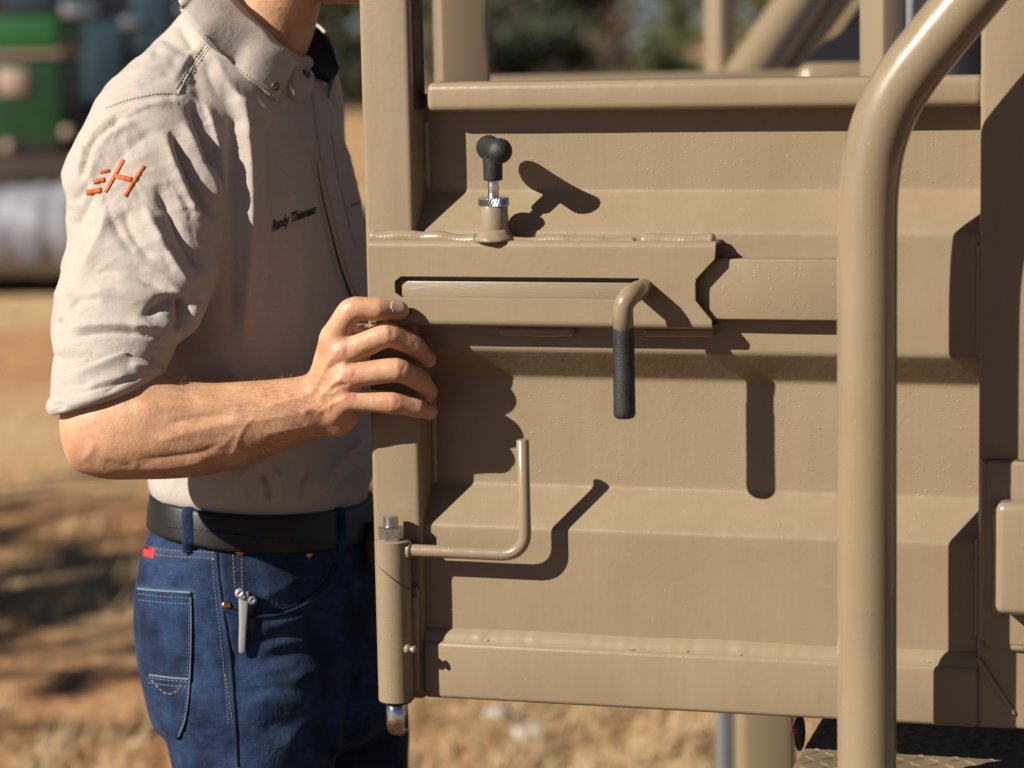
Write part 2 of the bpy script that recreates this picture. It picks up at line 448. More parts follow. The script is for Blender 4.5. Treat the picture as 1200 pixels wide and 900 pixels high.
# knurled collar
V = []; F = []; n = 64
zz = [kv(242), kv(241.2), kv(240), kv(236.5), kv(233), kv(231.4), kv(230.6)]
for i, z in enumerate(zz):
    r0 = (0.0125, .0138, .0142, .0142, .0142, .0138, .0122)[i]
    for j in range(n):
        a = 2 * math.pi * j / n
        V.append((kb.x + math.cos(a) * (r0 + (0.0005 * (1 if (j + i) % 2 else -1) if 1 < i < 5 else 0)), -kh + math.sin(a) * (r0 + (0.0005 * (1 if (j + i) % 2 else -1) if 1 < i < 5 else 0)), z))
for i in range(len(zz) - 1):
    for j in range(n): F.append((i*n + j, i*n + (j+1) % n, (i+1)*n + (j+1) % n, (i+1)*n + j))
F.append(tuple(range((len(zz)-1)*n, len(zz)*n)))
ladd('knurled_collar', V, F, 'zinc', smooth=False)
V, F = cyl((kb.x, -kh, kv(232)), Z, kv(205) - kv(232), 0.0052)
ladd('plunger_stem', V, F, 'zinc')
tk = MB()
tk.extend(*tube([(kb.x, -kh, kv(y)) for y in (211.5, 211, 209, 192, 185, 178)], [.0080, .0086, .0090, .0091, .0096, .0102], 28))
ax0 = gp(572.5, 173, .036); ax1 = gp(585.5, 177, .077)
tk.extend(*tube([ax0.lerp(ax1, t) for t in np.linspace(0, 1, 14)], [0.0108 + .0004 * math.cos(t * 6.28) + .0007 * (abs(t - .5) * 2) ** 2 for t in np.linspace(0, 1, 14)], 32, round_caps=True))
ladd('plunger_knob', tk.v, tk.f, 'rubber', auto=50)

# ---- bolt handle with rubber grip
hh = 0.109
e0 = gp(747, 341, HB - 0.02); 
e1 = gp(730, 345, hh)
e0 = Vector((e1.x + .009, -(HB - .02), e1.z + .001))
path = [e0, Vector((e0.x, -(hh - .014), e0.z))]
for k in range(1, 8):
    a = k / 8 * math.pi / 2
    path.append(Vector((e1.x + (e0.x - e1.x) * (1 - k / 8), -(hh - .011) - .011 * math.sin(a), e1.z - .011 * (1 - math.cos(a)))))
path.append(Vector((e1.x, -hh, e1.z - .013)))
path.append(Vector((e1.x, -hh, gv(400, 731, hh))))
V, F = tube(path, 0.0093, 24)
h_ = ladd('bolt_handle', V, F, 'tan_gloss')
g0, g1 = gv(384, 731, hh), gv(490, 731, hh)
V, F = tube([(e1.x, -hh, g0 + (g1 - g0) * t) for t in (0, .004, .012, .03, .5, .9, .955, .985, 1.0)],
            [.0085, .0096, .0099, .0098, .0099, .0101, .0101, .0092, .0074], 28)
ladd('rubber_grip', V, F, 'rubber', h_, auto=50)

# ---- lower barrel bolt
bh = 0.0625; br = 0.0172
bx = gu(462, 720, bh)
def bv(y): return gv(y, 462, bh)
for nm, y0, y1, cut in (('pin_sleeve', 820, 640, 1), ('pin_cam', 660, 632, 0)):
    n = 48; V = []; F = []
    # cam joint: slanting cut that runs round the barrel
    def cutv(a): return bv(674) + 0.0135 * math.cos(a - R(200))
    if nm == 'pin_sleeve':
        zs = [lambda a: bv(820) , lambda a: bv(819), lambda a: bv(760), lambda a: cutv(a) - .0014, lambda a: cutv(a) - .0006]
        rs = [br - .001, br, br, br, br - .0008]
    else:
        zs = [lambda a: cutv(a) + .0006 - .0006, lambda a: cutv(a) + .0012 - .0006, lambda a: bv(640), lambda a: bv(633.5), lambda a: bv(632.4)]
        rs = [br - .0008, br, br, br, br - .0012]
    for z, r in zip(zs, rs):
        for j in range(n):
            a = 2 * math.pi * j / n
            V.append((bx + r * math.cos(a), -bh + r * math.sin(a), z(a)))
    for i in range(4):
        for j in range(n): F.append((i*n + j, i*n + (j+1) % n, (i+1)*n + (j+1) % n, (i+1)*n + j))
    F.append(tuple(range(n))[::-1]); F.append(tuple(range(4*n, 5*n)))
    ladd(nm, V, F, 'tan', auto=40)
V, F = tube([(bx, -bh, bv(y)) for y in (640, 700, 822)], br - .0022, 24); ladd('barrel_core', V, F, 'dark')
V, F = tube([(bx, -bh, bv(y)) for y in (800, 851, 855.5, 858.5, 860.5, 861.5)], [.0112, .0112, .0104, .0086, .0056, .002], 32); ladd('locking_pin', V, F, 'steel')
# hex nut and threaded stud
def hexnut(c, z0, z1, r):
    V = []; 
    for z, q in ((z0, r*.94), (z0 + .0012, r), (z1 - .0012, r), (z1, r*.92)):
        for j in range(6):
            a = 2*math.pi*j/6 + .35; V.append((c[0] + q*math.cos(a), c[1] + q*math.sin(a), z))
    F = [(i*6+j, i*6+(j+1) % 6, (i+1)*6+(j+1) % 6, (i+1)*6+j) for i in range(3) for j in range(6)] + [tuple(range(6))[::-1], tuple(range(18, 24))]
    return V, F
V, F = hexnut((bx - .001, -bh), bv(632.3), bv(616.5), .0122); ladd('hex_nut', V, F, 'zinc', smooth=False)
zz = np.linspace(bv(618), bv(604.5), 60)
V, F = tube([(bx - .001, -bh, z) for z in zz], [.0068 + .0006 * (1 if (i // 3) % 2 else -1) for i in range(60)], 24); ladd('threaded_stud', V, F, 'zinc', auto=30)
# grease nipple
c0 = Vector((bx + br * .8, -bh - br * .45, bv(757)))
V, F = tube([c0, c0 + Vector((.004, -.001, 0)), c0 + Vector((.0042, -.001, 0)), c0 + Vector((.0075, -.0018, 0)), c0 + Vector((.0095, -.0022, 0)), c0 + Vector((.011, -.0026, 0))], [.0046, .0046, .003, .003, .0042, .002], 14)
ladd('grease_nipple', V, F, 'tan_gloss')
# weld plate joining barrel and post
V, F = rbox(bx - .004, bx + .021, -(bh - .012), -(HP - .002), bv(815), bv(690), .003, 3); ladd('barrel_bracket', V, F, 'tan_weld')
bead([(bx + .0165, -(HP + .006), bv(812)), (bx + .0165, -(HP + .006), bv(700))], .005, seed=31, n=12)
# L-shaped handle rod
rh = 0.0625; rr_ = .0061
p0 = gp(473, 644.5, rh); p1 = gp(613, 515, rh)
pt = [Vector((bx + .006, -rh, p0.z)), Vector((p1.x - .022, -rh, p0.z - .0005))]
for k in range(1, 9):
    a = k / 9 * math.pi / 2
    pt.append(Vector((p1.x - .02 + .02 * math.sin(a), -rh, p0.z + .02 * (1 - math.cos(a)))))
pt += [Vector((p1.x, -rh, p0.z + .021)), Vector((p1.x - .0005, -rh, p1.z - .001)), Vector((p1.x - .0005, -rh, p1.z))]
V, F = tube(pt, [rr_] * (len(pt) - 1) + [rr_ * .8], 20); ladd('handle_rod', V, F, 'tan_gloss', auto=60)
V, F = tube([(bx + br * .93, -rh, p0.z), (bx + br * .93 + .004, -rh, p0.z)], [.0095, .0066], 20); ladd('weld_bead', V, F, 'tan_weld')

# ---- hinge block on the right post
V, F = rbox(gu(1153, 650, HP), gu(1153, 650, HP) + .085, -(HP + .006), -(HP + .0003), gv(757, 1175, HP), gv(538, 1175, HP), .005, 4)
hp = ladd('hinge_plate', V, F, 'tan')
uL = gu(1166, 650, .08)
V, F = rbox(uL, uL + .07, -.080, -(HP + .0065), gv(722, 1185, .08), gv(590, 1185, .08), .008, 5)
ladd('hinge_block', V, F, 'tan_gloss')
q = [gp(1153, 540, .05), gp(1153, 752, .05)]
bead([Vector((q[0].x, -HP - .001, q[0].z)), Vector((q[1].x, -HP - .001, q[1].z))], .0042, seed=41, n=12)
bead([Vector((uL, -.0525, gv(592, 1170, .052))), Vector((uL, -.0525, gv(720, 1170, .052)))], .0048, seed=42, n=12)
bead([Vector((q[1].x, -HP - .001, q[1].z - .003)), Vector((q[1].x + .06, -HP - .001, q[1].z - .005))], .0042, seed=43, n=12)
# ================================================================== TRUCK the gate hangs on
M['truck_tan'] = mat('truck_tan_paint', (0.36, 0.275, 0.17), 0.35, var=(0.335, 0.25, 0.153), vscale=6, coat=0.2)
M['navy'] = mat('navy_vinyl', (0.010, 0.011, 0.018), 0.6, bump=0.2, bscale=90)
M['tyre'] = mat('tyre_rubber', (0.02, 0.019, 0.018), 0.8, bump=0.4, bscale=120)
M['grey_steel'] = mat('grey_steel', (0.22, 0.22, 0.225), 0.45, var=(0.22, 0.23, 0.25), vscale=8)
M['red_lens'] = mat('red_lens', (0.55, 0.01, 0.008), 0.12, coat=0.6)
deck_v = v_bot - 0.046
truck = empty('utility_truck', gw(0.3, 0.9, -1.0), 'tan utility truck body with uprights, seats and guard tube, partly behind the steel gate', 'truck')
truck.location.z = 0
def tadd(name, V, F, material, parent=truck, **k): return ladd(name, V, F, material, parent, **k)

# guard tube in front of the gate
th_ = 0.135
pth = [(1016, 1130), (1016, 1000), (1016, 800), (1016, 600), (1016, 420), (1016, 320), (1016.5, 255), (1019, 212), (1026, 170), (1041, 127), (1064, 88), (1093, 50), (1128, 8), (1168, -40), (1210, -90), (1260, -150), (1300, -198)]
P = [gp(x, y, th_) for x, y in pth]
P += [P[-1] + Vector((.05, .03, .055)), P[-1] + Vector((.09, .12, .075)), P[-1] + Vector((.11, .3, .08)), P[-1] + Vector((.11, .7, .08))]
b0 = P[0]
P = [Vector((b0.x, .5, b0.z - .14)), Vector((b0.x, .1, b0.z - .14)), Vector((b0.x, -.06, b0.z - .125)), Vector((b0.x, -.112, b0.z - .07))] + P
P = [Vector(p) for p in catmull(P, 9)]
V, F = tube(P, 0.0263, 40); tadd('guard_tube', V, F, 'tan_gloss')

# step deck with raised tread pattern, just below the gate
MT = MB()
dl = gp(938, 872, 0.0).x
for (x0, x1, y0, y1, z0, z1) in ((dl, dl + .75, -.26, .40, deck_v - .05, deck_v),):
    MT.extend(*rbox(x0, x1, y0, y1, z0, z1, .004, 3))
pitch = .0165
for i in range(46):
    for j in range(40):
        u = dl + .012 + i * pitch; y = -.25 + j * pitch
        a = R(45) if (i + j) % 2 else R(-45)
        c, s_ = math.cos(a), math.sin(a); L, W, H = .0092, .0026, .0014
        pts = [(-L, 0, 0), (0, -W, 0), (L, 0, 0), (0, W, 0), (-L*.45, 0, H), (L*.45, 0, H)]
        vv = [(u + p[0]*c - p[1]*s_, y + p[0]*s_ + p[1]*c, deck_v + p[2]) for p in pts]
        MT.extend(vv, [(0, 1, 5, 4), (1, 2, 5), (2, 3, 4, 5), (3, 0, 4)])
for j in range(26):     # pattern wraps over the folded left edge
    y = -.25 + j * pitch; 
    for k in range(3):
        z = deck_v - .008 - k * .016; s_ = 1 if (j + k) % 2 else -1
        pts = [(0, -.007, -.007*s_), (0, -.0018, .0018), (0, .007, .007*s_), (0, .0018, -.0018), (-.0014, 0, 0)]
        MT.extend([(dl + p[0], y + p[1], z + p[2]) for p in pts], [(0, 1, 4), (1, 2, 4), (2, 3, 4), (3, 0, 4)])
M['tread'] = mat('dark_tread_plate', (0.27, 0.20, 0.125), 0.55, var=(0.2, 0.145, 0.09), vscale=14, spec=0.2)
MT.build_ = None
add('step_deck', [gw(*p) for p in MT.v], MT.f, 'tread', truck, auto=30)
# side marker lamp on the deck edge
lx, ly, lz = dl - .004, .02, gp(934, 858, -.02).z
V, F = sphere((lx, ly, lz), .011, 20, 12, (.5, .9, 1.7)); lamp = tadd('marker_lamp', V, F, 'rubber')
V, F = sphere((lx - .0035, ly - .004, lz + .004), .006, 14, 10, (.6, 1, 1)); tadd('lens', V, F, 'red_lens', lamp)

TY = R(12)
def tbox(px0, px1, py0, py1, d, depth, name, material, r=.004, parent=truck, yaw=TY, label=None):
    """box whose near face spans these photograph pixels at distance d, turned by yaw about its left front edge"""
    a, b = U(px0, py1, d), U(px1, py0, d)
    wdt = (b.x - a.x) / math.cos(yaw); z0, z1 = a.z, b.z
    V, F = rbox(0, wdt, 0, depth, z0, z1, r, 3)
    c, s_ = math.cos(yaw), math.sin(yaw)
    V = [(a.x + x*c - y*s_, a.y + x*s_ + y*c, z) for x, y, z in V]
    o = add(name, V, F, material, parent)
    if label: o['label'] = label
    return o
tbox(530, 568, -260, 660, 2.86, .045, 'body_post', 'truck_tan')
tbox(1033, 1066, -260, 655, 2.80, .05, 'body_post', 'truck_tan', yaw=R(22))
tbox(846, 859, -260, 420, 4.6, .06, 'body_post', 'truck_tan', yaw=R(24))
tbox(575, 1060, 80, 104, 4.2, .05, 'side_rail', 'truck_tan', yaw=R(1))
tbox(600, 1100, 110, 460, 4.25, .02, 'body_side', 'truck_tan', yaw=R(1))
tbox(868, 934, 560, 1120, 3.75, .06, 'body_panel', 'truck_tan', r=.012, yaw=R(4))
tbox(847, 866, 560, 1120, 3.85, .03, 'bracket', 'grey_steel')
# slanted seat backs of the open body
for k, (xb, xt) in enumerate(((868, 944), (902, 984), (938, 1026))):
    P = [U(xb + 12 + (xt - xb) * t, 84 - 112 * t, 4.6 + .1 * t + .12 * k) for t in np.linspace(-3.0, 1.6, 16)]
    V, F = tube(P, .034 if k else .042, 24, round_caps=True); add('slanted_bar', V, F, 'truck_tan', truck)
V = []; F = []
pts = [(938, 88), (950, 66), (968, 48), (990, 34), (1014, 24), (1030, 22), (1030, 92)]
for d in (3.75, 3.85): V += [U(x, y, d) for x, y in pts]
k = len(pts); F = [tuple(range(k))[::-1], tuple(range(k, 2*k))] + [(i, (i+1) % k, k + (i+1) % k, k + i) for i in range(k)]
add('seat_cushion', V, F, 'navy', truck, smooth=False)
tbox(938, 1040, 72, 520, 3.7, .05, 'seat_base', 'truck_tan', r=.02, yaw=0)
tbox(1085, 1180, -40, 590, 3.3, .12, 'seat_back', 'navy', r=.04, yaw=R(5))
tbox(1062, 1092, -60, 420, 4.6, .2, 'grey_pack', 'grey_steel', r=.03, yaw=0)
# bed floor that the uprights and seats stand on
fz = U(600, 600, 2.86).z; q0 = U(505, 600, 2.84); ct, st = math.cos(TY), math.sin(TY)
V, F = rbox(-.06, 1.55, 0, 2.0, fz - .07, fz, .008, 2)
add('bed_floor', [(q0.x + x*ct - y*st*.3, q0.y + x*st*.3 + y*ct, z) for x, y, z in V], F, 'truck_tan', truck)
# floor, chassis and wheels below the picture
V, F = rbox(dl + .05, 1.6, .35, 2.6, deck_v - .12, deck_v - .04, .01); tadd('load_floor', V, F, 'truck_tan')
gz = -GO.z
for xx in (dl + .25, 1.3):
    V, F = rbox(xx, xx + .08, .1, 2.6, deck_v - .26, deck_v - .125, .01); tadd('chassis_rail', V, F, 'grey_steel')
for xx, yy in ((dl + .10, 1.1), (1.5, 1.1)):
    V = []; F = []; n = 48
    prof_ = [(.36, -.1), (.385, -.085), (.395, 0), (.385, .085), (.36, .1), (.22, .09), (.2, .05), (.2, -.05), (.22, -.09)]
    for r, y in prof_:
        for j in range(n):
            a = 2*math.pi*j/n; V.append((xx + y, yy + r*math.cos(a), gz + .395 + r*math.sin(a)))
    k = len(prof_)
    F = [(i*n + j, i*n + (j+1) % n, ((i+1) % k)*n + (j+1) % n, ((i+1) % k)*n + j) for i in range(k) for j in range(n)]
    wh = tadd('wheel', V, F, 'tyre')
    V, F = tube([(xx - .05, yy, gz + .395), (xx + .05, yy, gz + .395)], .205, 32); tadd('rim', V, F, 'grey_steel', wh)

# ================================================================== GROUND AND SURROUNDINGS
def ground_material():
    m = bpy.data.materials.new('dry_ground'); m.use_nodes = True
    n, l = m.node_tree.nodes, m.node_tree.links; p = n['Principled BSDF']; p.inputs['Roughness'].default_value = .95
    p.inputs['Specular IOR Level'].default_value = .15
    tc = n.new('ShaderNodeTexCoord')
    def nz(s, d=5):
        t = n.new('ShaderNodeTexNoise'); t.inputs['Scale'].default_value = s; t.inputs['Detail'].default_value = d
        l.new(tc.outputs['Object'], t.inputs['Vector']); return t.outputs[0]
    def ramp(src, a, b, ca, cb):
        r = n.new('ShaderNodeValToRGB'); r.color_ramp.elements[0].position = a; r.color_ramp.elements[1].position = b
        r.color_ramp.elements[0].color = (*ca, 1); r.color_ramp.elements[1].color = (*cb, 1); l.new(src, r.inputs[0]); return r.outputs[0]
    def mix(f, a, b):
        x = n.new('ShaderNodeMix'); x.data_type = 'RGBA'; l.new(f, x.inputs[0]); l.new(a, x.inputs[6]); l.new(b, x.inputs[7]); return x.outputs[2]
    soil = ramp(nz(3.0), .35, .7, (.42, .215, .10), (.50, .285, .145))
    straw = ramp(nz(9.0), .3, .7, (.43, .285, .14), (.60, .43, .235))
    msk = ramp(nz(.55, 6), .42, .58, (0, 0, 0), (1, 1, 1))
    base = mix(msk, soil, straw)
    speckle = ramp(nz(26, 3), .38, .50, (.6, .52, .45), (1, 1, 1))  # random darker speckle over the ground colour
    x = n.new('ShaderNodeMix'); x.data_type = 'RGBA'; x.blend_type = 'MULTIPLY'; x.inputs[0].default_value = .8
    l.new(base, x.inputs[6]); l.new(speckle, x.inputs[7]); l.new(x.outputs[2], p.inputs['Base Color'])
    b = n.new('ShaderNodeBump'); b.inputs['Strength'].default_value = .7; b.inputs['Distance'].default_value = .03
    l.new(nz(18, 6), b.inputs['Height']); l.new(b.outputs[0], p.inputs['Normal'])
    return m
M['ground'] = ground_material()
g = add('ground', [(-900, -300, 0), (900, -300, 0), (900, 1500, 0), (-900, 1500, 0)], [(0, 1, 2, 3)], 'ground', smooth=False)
tag(g, kind='structure')
M['soil'] = mat('added_dark_soil', (.16, .085, .045), .95, var=(.11, .062, .035), vscale=2.5, bump=.6, bscale=25, spec=.1)  # unseen dark ground added near the camera to cut bounce onto the gate
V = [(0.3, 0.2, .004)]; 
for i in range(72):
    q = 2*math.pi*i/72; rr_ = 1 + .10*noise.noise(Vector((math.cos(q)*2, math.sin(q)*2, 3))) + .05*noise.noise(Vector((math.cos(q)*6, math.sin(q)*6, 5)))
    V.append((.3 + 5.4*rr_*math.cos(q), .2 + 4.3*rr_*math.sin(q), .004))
ys = add('added_dark_ground', V, [(0, 1 + i, 1 + (i + 1) % 72) for i in range(72)], 'soil', smooth=False); tag(ys, kind='structure')
M['straw'] = mat('dry_straw', (.64, .47, .27), .8, var=(.46, .31, .16), vscale=3)
def ground_pt(px, py):
    r = ray(px, py); return CAM + r * (-CAM.z / r.z)
# dry grass tufts
V = []; F = []
for t in range(5200):
    d = 4.6 + 16 * rng.random() ** 1.7; x = (rng.random() * 2 - 1) * (d * .24 + .4)
    if noise.noise(Vector((x * .7, d * .5, 1))) < -.08: continue
    for b in range(6):
        a = rng.random() * 6.28; L = .03 + .07 * rng.random(); lean = .4 + 1.2 * rng.random(); wd = .003 + .003 * rng.random()
        bx_, by_ = x + rng.normal() * .03, d + rng.normal() * .03
        tip = (bx_ + math.cos(a) * L * lean, by_ + math.sin(a) * L * lean, L)
        k = len(V); V += [(bx_ - math.sin(a) * wd, by_ + math.cos(a) * wd, 0), (bx_ + math.sin(a) * wd, by_ - math.cos(a) * wd, 0), tip]; F.append((k, k+1, k+2))
gr = add('dry_grass', V, F, 'straw', smooth=False); tag(gr, kind='stuff')
# litter stones
M['chalk'] = mat('pale_stone', (.75, .72, .68), .8, var=(.6, .56, .5), vscale=30)
for i, (px, py, s, lb) in enumerate(((622, 866, .038, 'larger pale stone on the dry grass below the gate, right of the other'), (583, 843, .03, 'smaller pale stone on the dry grass below the gate, left of the other'))):
    c = ground_pt(px, py); V, F = sphere(c + Vector((0, 0, s*.4)), s, 16, 10, (1.1, .8, .6))
    V = [Vector(v) + Vector(v).normalized() * .01 * noise.noise(Vector(v) * 30) for v in V]
    tag(add('pale_stone', V, F, 'chalk'), lb, 'stone', 'pale stones on the dry grass')

# ---- trees
M['bark'] = mat('dark_bark', (.10, .07, .05), .9, var=(.05, .035, .028), vscale=8, bump=.6, bscale=30)
LEAFM = [mat('leaf_dark', (.075, .095, .04), .6, var=(.035, .045, .02), vscale=1.2),
         mat('leaf_olive', (.19, .20, .075), .6, var=(.09, .11, .04), vscale=.9),
         mat('leaf_yellow_green', (.34, .35, .10), .6, var=(.18, .20, .06), vscale=.9),
         mat('leaf_brown', (.22, .15, .10), .7, var=(.11, .075, .05), vscale=.9)]
def leaves(clusters, per, size, seed):
    g_ = np.random.default_rng(seed); V = []; F = []
    for c, rad in clusters:
        p = g_.normal(size=(per, 3)); p /= np.linalg.norm(p, axis=1)[:, None]; p *= (g_.random((per, 1)) ** .45); p = p * np.array(rad) + np.array(c)
        a = g_.normal(size=(per, 3)); a /= np.linalg.norm(a, axis=1)[:, None]
        b = g_.normal(size=(per, 3)); b -= a * (a*b).sum(1)[:, None]; b /= np.linalg.norm(b, axis=1)[:, None]
        s = size * (.6 + .8 * g_.random((per, 1)))
        k = len(V); q = np.stack([p - a*s, p - b*s*.45, p + a*s, p + b*s*.45], 1).reshape(-1, 3)
        V += q.tolist(); F += [(k + 4*i, k + 4*i + 1, k + 4*i + 2, k + 4*i + 3) for i in range(per)]
    return np.array(V), F
def tree(x, y, H, spread, label, leafm, seed, low=.25, ncl=16, per=160, lsize=.16, group='trees beyond the yard'):
    g_ = np.random.default_rng(seed)
    t = empty('tree', (x, y, 0), label, 'tree', group)
    tb = MB(); tr = .05 * H * .55; cl = []
    top = Vector((x + g_.normal() * .2, y + g_.normal() * .2, H * .55))
    tb.extend(*tube(catmull([(x, y, -.05), (x + .05*H*g_.normal()*.4, y, H*.2), tuple(top)], 6), np.linspace(tr*1.25, tr*.5, 13), 12))
    for i in range(ncl):
        a = 2*math.pi*(i / ncl + .1*g_.random()); rr = spread * (.35 + .65*g_.random()); z = H * (low + (1 - low) * g_.random() ** .8)
        rr *= math.sqrt(max(.1, 1 - ((z / H - .5) / .62) ** 2))
        c = Vector((x + math.cos(a)*rr, y + math.sin(a)*rr, z)); cl.append((tuple(c), (spread*.36, spread*.36, H*.13)))
        st = Vector((x, y, max(H*.15, min(z*.6, H*.5)))); md_ = st.lerp(c, .5) + Vector((0, 0, .06*H))
        tb.extend(*tube(catmull([tuple(st), tuple(md_), tuple(c)], 4), np.linspace(tr*.4, tr*.08, 9), 7))
    tb.build('trunk', 'bark', t)
    V, F = leaves(cl, per, lsize, seed + 50)
    add('crown', V, F, LEAFM[leafm], t, smooth=False)
    return t
def gx(px, d): return (px - 600) / FPX * d
TL = ((395, 50, 5.5, 2.2, 0, 'dark leafy tree beyond the man, between his collar and the gate post', .1),
      (505, 62, 6, 2.2, 1, 'olive green tree seen just right of the gate post top', .05),
      (645, 68, 7, 3.0, 0, 'dark spreading tree with a low forked trunk seen through the gate top', .08),
      (575, 85, 7, 3.0, 3, 'brownish bare looking tree behind the first body upright', .05),
      (720, 95, 7, 3.2, 3, 'brown tree standing between the dark tree and the yellow green tree', .05),
      (795, 64, 6, 2.0, 2, 'yellow green tree left of the thin far upright', .22),
      (890, 80, 7, 2.6, 2, 'yellow green tree behind the slanted tan bars', .1),
      (225, 70, 7, 3.0, 0, 'dark tree behind the man\'s head and collar', .05),
      (985, 90, 8, 3.4, 0, 'dark tree far behind the navy seat', .05))
for i, (px, d, H, sp, lm, lb, low) in enumerate(TL):
    tree(gx(px, d), d, H, sp, lb, lm, 100 + i, low=low, lsize=.2)
for i, (px, d_, h_, lm, lb) in enumerate(((545, 58, 1.5, 3, 'low brown bush seen between the first body upright and the dark tree'), (612, 55, 1.7, 0, 'dark low bush left of the dark tree trunk'), (672, 57, 1.8, 0, 'dark low bush right of the dark tree trunk'),
                                        (722, 60, 1.5, 3, 'low brown bush left of the pale shed'), (790, 56, 1.6, 1, 'low olive bush right of the pale shed'), (402, 46, 1.6, 0, 'dark low bush seen between the collar and the post'))):
    x = gx(px, d_); bs = empty('bush', (x, d_, 0), lb, 'bush', 'bushes in front of the far trees')
    g2 = np.random.default_rng(400 + i); sb_ = MB(); cl = []
    for k in range(9):
        a_ = 6.28 * g2.random(); r_ = .9 * g2.random(); cpt = (x + r_ * math.cos(a_), d_ + r_ * math.sin(a_), h_ * (.25 + .6 * g2.random())); cl.append((cpt, (.45, .45, .35)))
        sb_.extend(*tube([(x, d_, -.02), (x + r_*.4*math.cos(a_), d_ + r_*.4*math.sin(a_), cpt[2] * .6), cpt], [.03, .02, .008], 6))
    sb_.build('stem', 'bark', bs); V, F = leaves(cl, 110, .11, 420 + i); add('foliage', V, F, LEAFM[lm], bs, smooth=False)
# the tree outside the left of the picture that shades the ground
tree(-7.9, 3.4, 6.2, 1.75, 'leafy tree left of the picture that shades the bare ground', 1, 300, low=.55, ncl=17, per=85, lsize=.10, group='trees beyond the yard')
# far bush
cl = []
for i in range(150):
    cl.append(((-110 + 220*rng.random(), 130 + 40*rng.random(), .5 + 4.5*rng.random()), (3.2, 2.5, 1.5)))
V, F = leaves(cl, 110, .5, 77)
tag(add('far_bush', V, F, LEAFM[1], smooth=False), kind='stuff')
# pale shed far off between the trees
sx = gx(762, 105)
M['pale_blue'] = mat('pale_blue_sheet', (.34, .40, .48), .5, var=(.28, .34, .42), vscale=2)
sh = empty('farm_shed', (sx, 105, 0), 'small pale blue shed far off between the trees', 'shed')
V, F = rbox(sx - .6, sx + .6, 104.5, 106, 0, 1.35, .02, 1); add('wall', V, F, 'pale_blue', sh)
V = [(sx - .7, 104.3, 1.34), (sx + .7, 104.3, 1.34), (sx + .7, 106.2, 1.34), (sx - .7, 106.2, 1.34), (sx - .7, 105.2, 1.6), (sx + .7, 105.2, 1.6)]
add('roof', V, [(0, 3, 2, 1), (0, 1, 5, 4), (2, 3, 4, 5), (0, 4, 3), (1, 2, 5)], 'grey_steel', sh, smooth=False)

# ---- left: trailer with a green bin, dark lorry behind
M['green'] = mat('green_plastic', (.008, .085, .016), .5, var=(.004, .045, .009), vscale=4)
M['green_l'] = mat('light_green_plastic', (.014, .13, .028), .5)
M['pinkish'] = mat('pale_label', (.50, .35, .28), .6)
M['dark_cab'] = mat('dark_navy_paint', (.012, .014, .02), .35, coat=.4)
M['teal'] = mat('teal_sheet', (.05, .09, .11), .3, var=(.03, .055, .075), vscale=3)
M['rust'] = mat('brown_timber', (.07, .042, .028), .8, var=(.04, .025, .018), vscale=5)
M['galv'] = mat('dull_galvanised', (.46, .46, .52), .6, var=(.20, .20, .24), vscale=3.5, bump=.5, bscale=6)
DT = 15.6
def bz(py, d=DT): return U(100, py, d).z
def bx2(px, d=DT): return U(px, 150, d).x
tr = empty('flatbed_trailer', (bx2(60), DT, 0), 'low timber decked trailer with a long grey tank under it behind the man', 'trailer')
V, F = rbox(bx2(-160), bx2(240), DT, DT + 2.0, bz(214), bz(181), .01, 2); add('timber_deck', V, F, 'rust', tr)
tz = (bz(216) + bz(322)) / 2; trd = (bz(216) - bz(322)) / 2
P = [(bx2(-160) + (bx2(240) - bx2(-160)) * t, DT - .02 + .02 * noise.noise(Vector((t * 9, 1, 0))), tz + .02 * noise.noise(Vector((t * 7, 5, 0)))) for t in np.linspace(0, 1, 70)]
V, F = tube(P, [trd * (1 + .06 * noise.noise(Vector((i * .35, 2, 0))) + 0) for i in range(70)], 40, jitter=lambda i, j: 1 + .05 * noise.noise(Vector((i * .3, j * .5, 0))))
add('grey_tank', V, F, 'galv', tr)
for px in (-90, 150):
    V, F = tube([(bx2(px), DT + .25, .3), (bx2(px), DT + .5, .3)], .3, 32); add('wheel', V, F, 'tyre', tr)
V, F = rbox(bx2(-160), bx2(240), DT + .1, DT + 1.9, .1, bz(216), .01, 1); add('underframe', V, F, 'rust', tr)
gb = empty('green_bin', (bx2(30), DT + .3, bz(181)), 'large green bin with a pale label standing on the trailer', 'bin')
V, F = rbox(bx2(-70), bx2(71), DT + .1, DT + .9, bz(180.8), bz(64), .03, 3); add('bin_body', V, F, 'green', gb)
V, F = rbox(bx2(-74), bx2(75), DT + .06, DT + .94, bz(62), bz(18), .05, 4); add('lid', V, F, 'green_l', gb)
V, F = rbox(bx2(-72), bx2(74), DT + .075, DT + .92, bz(66), bz(55), .008, 2); add('rim', V, F, 'pinkish', gb)
V, F = rbox(bx2(-3), bx2(31), DT + .085, DT + .11, bz(110), bz(79), .004, 1); add('label_plate', V, F, 'pinkish', gb)
V, F = rbox(bx2(-70), bx2(71), DT + .08, DT + .12, bz(180.5), bz(166), .004, 1); add('skirt', V, F, 'rust', gb)
for px, py in ((8, 170), (78, 155)):
    V, F = sphere((bx2(px), DT + .03, bz(py)), .04, 16, 10); add('latch', V, F, 'pinkish', gb)
M['glint'] = mat('pale_glint', (.55, .56, .58), .2, coat=.5)  # pale colour standing in for bright glints on the drum tops
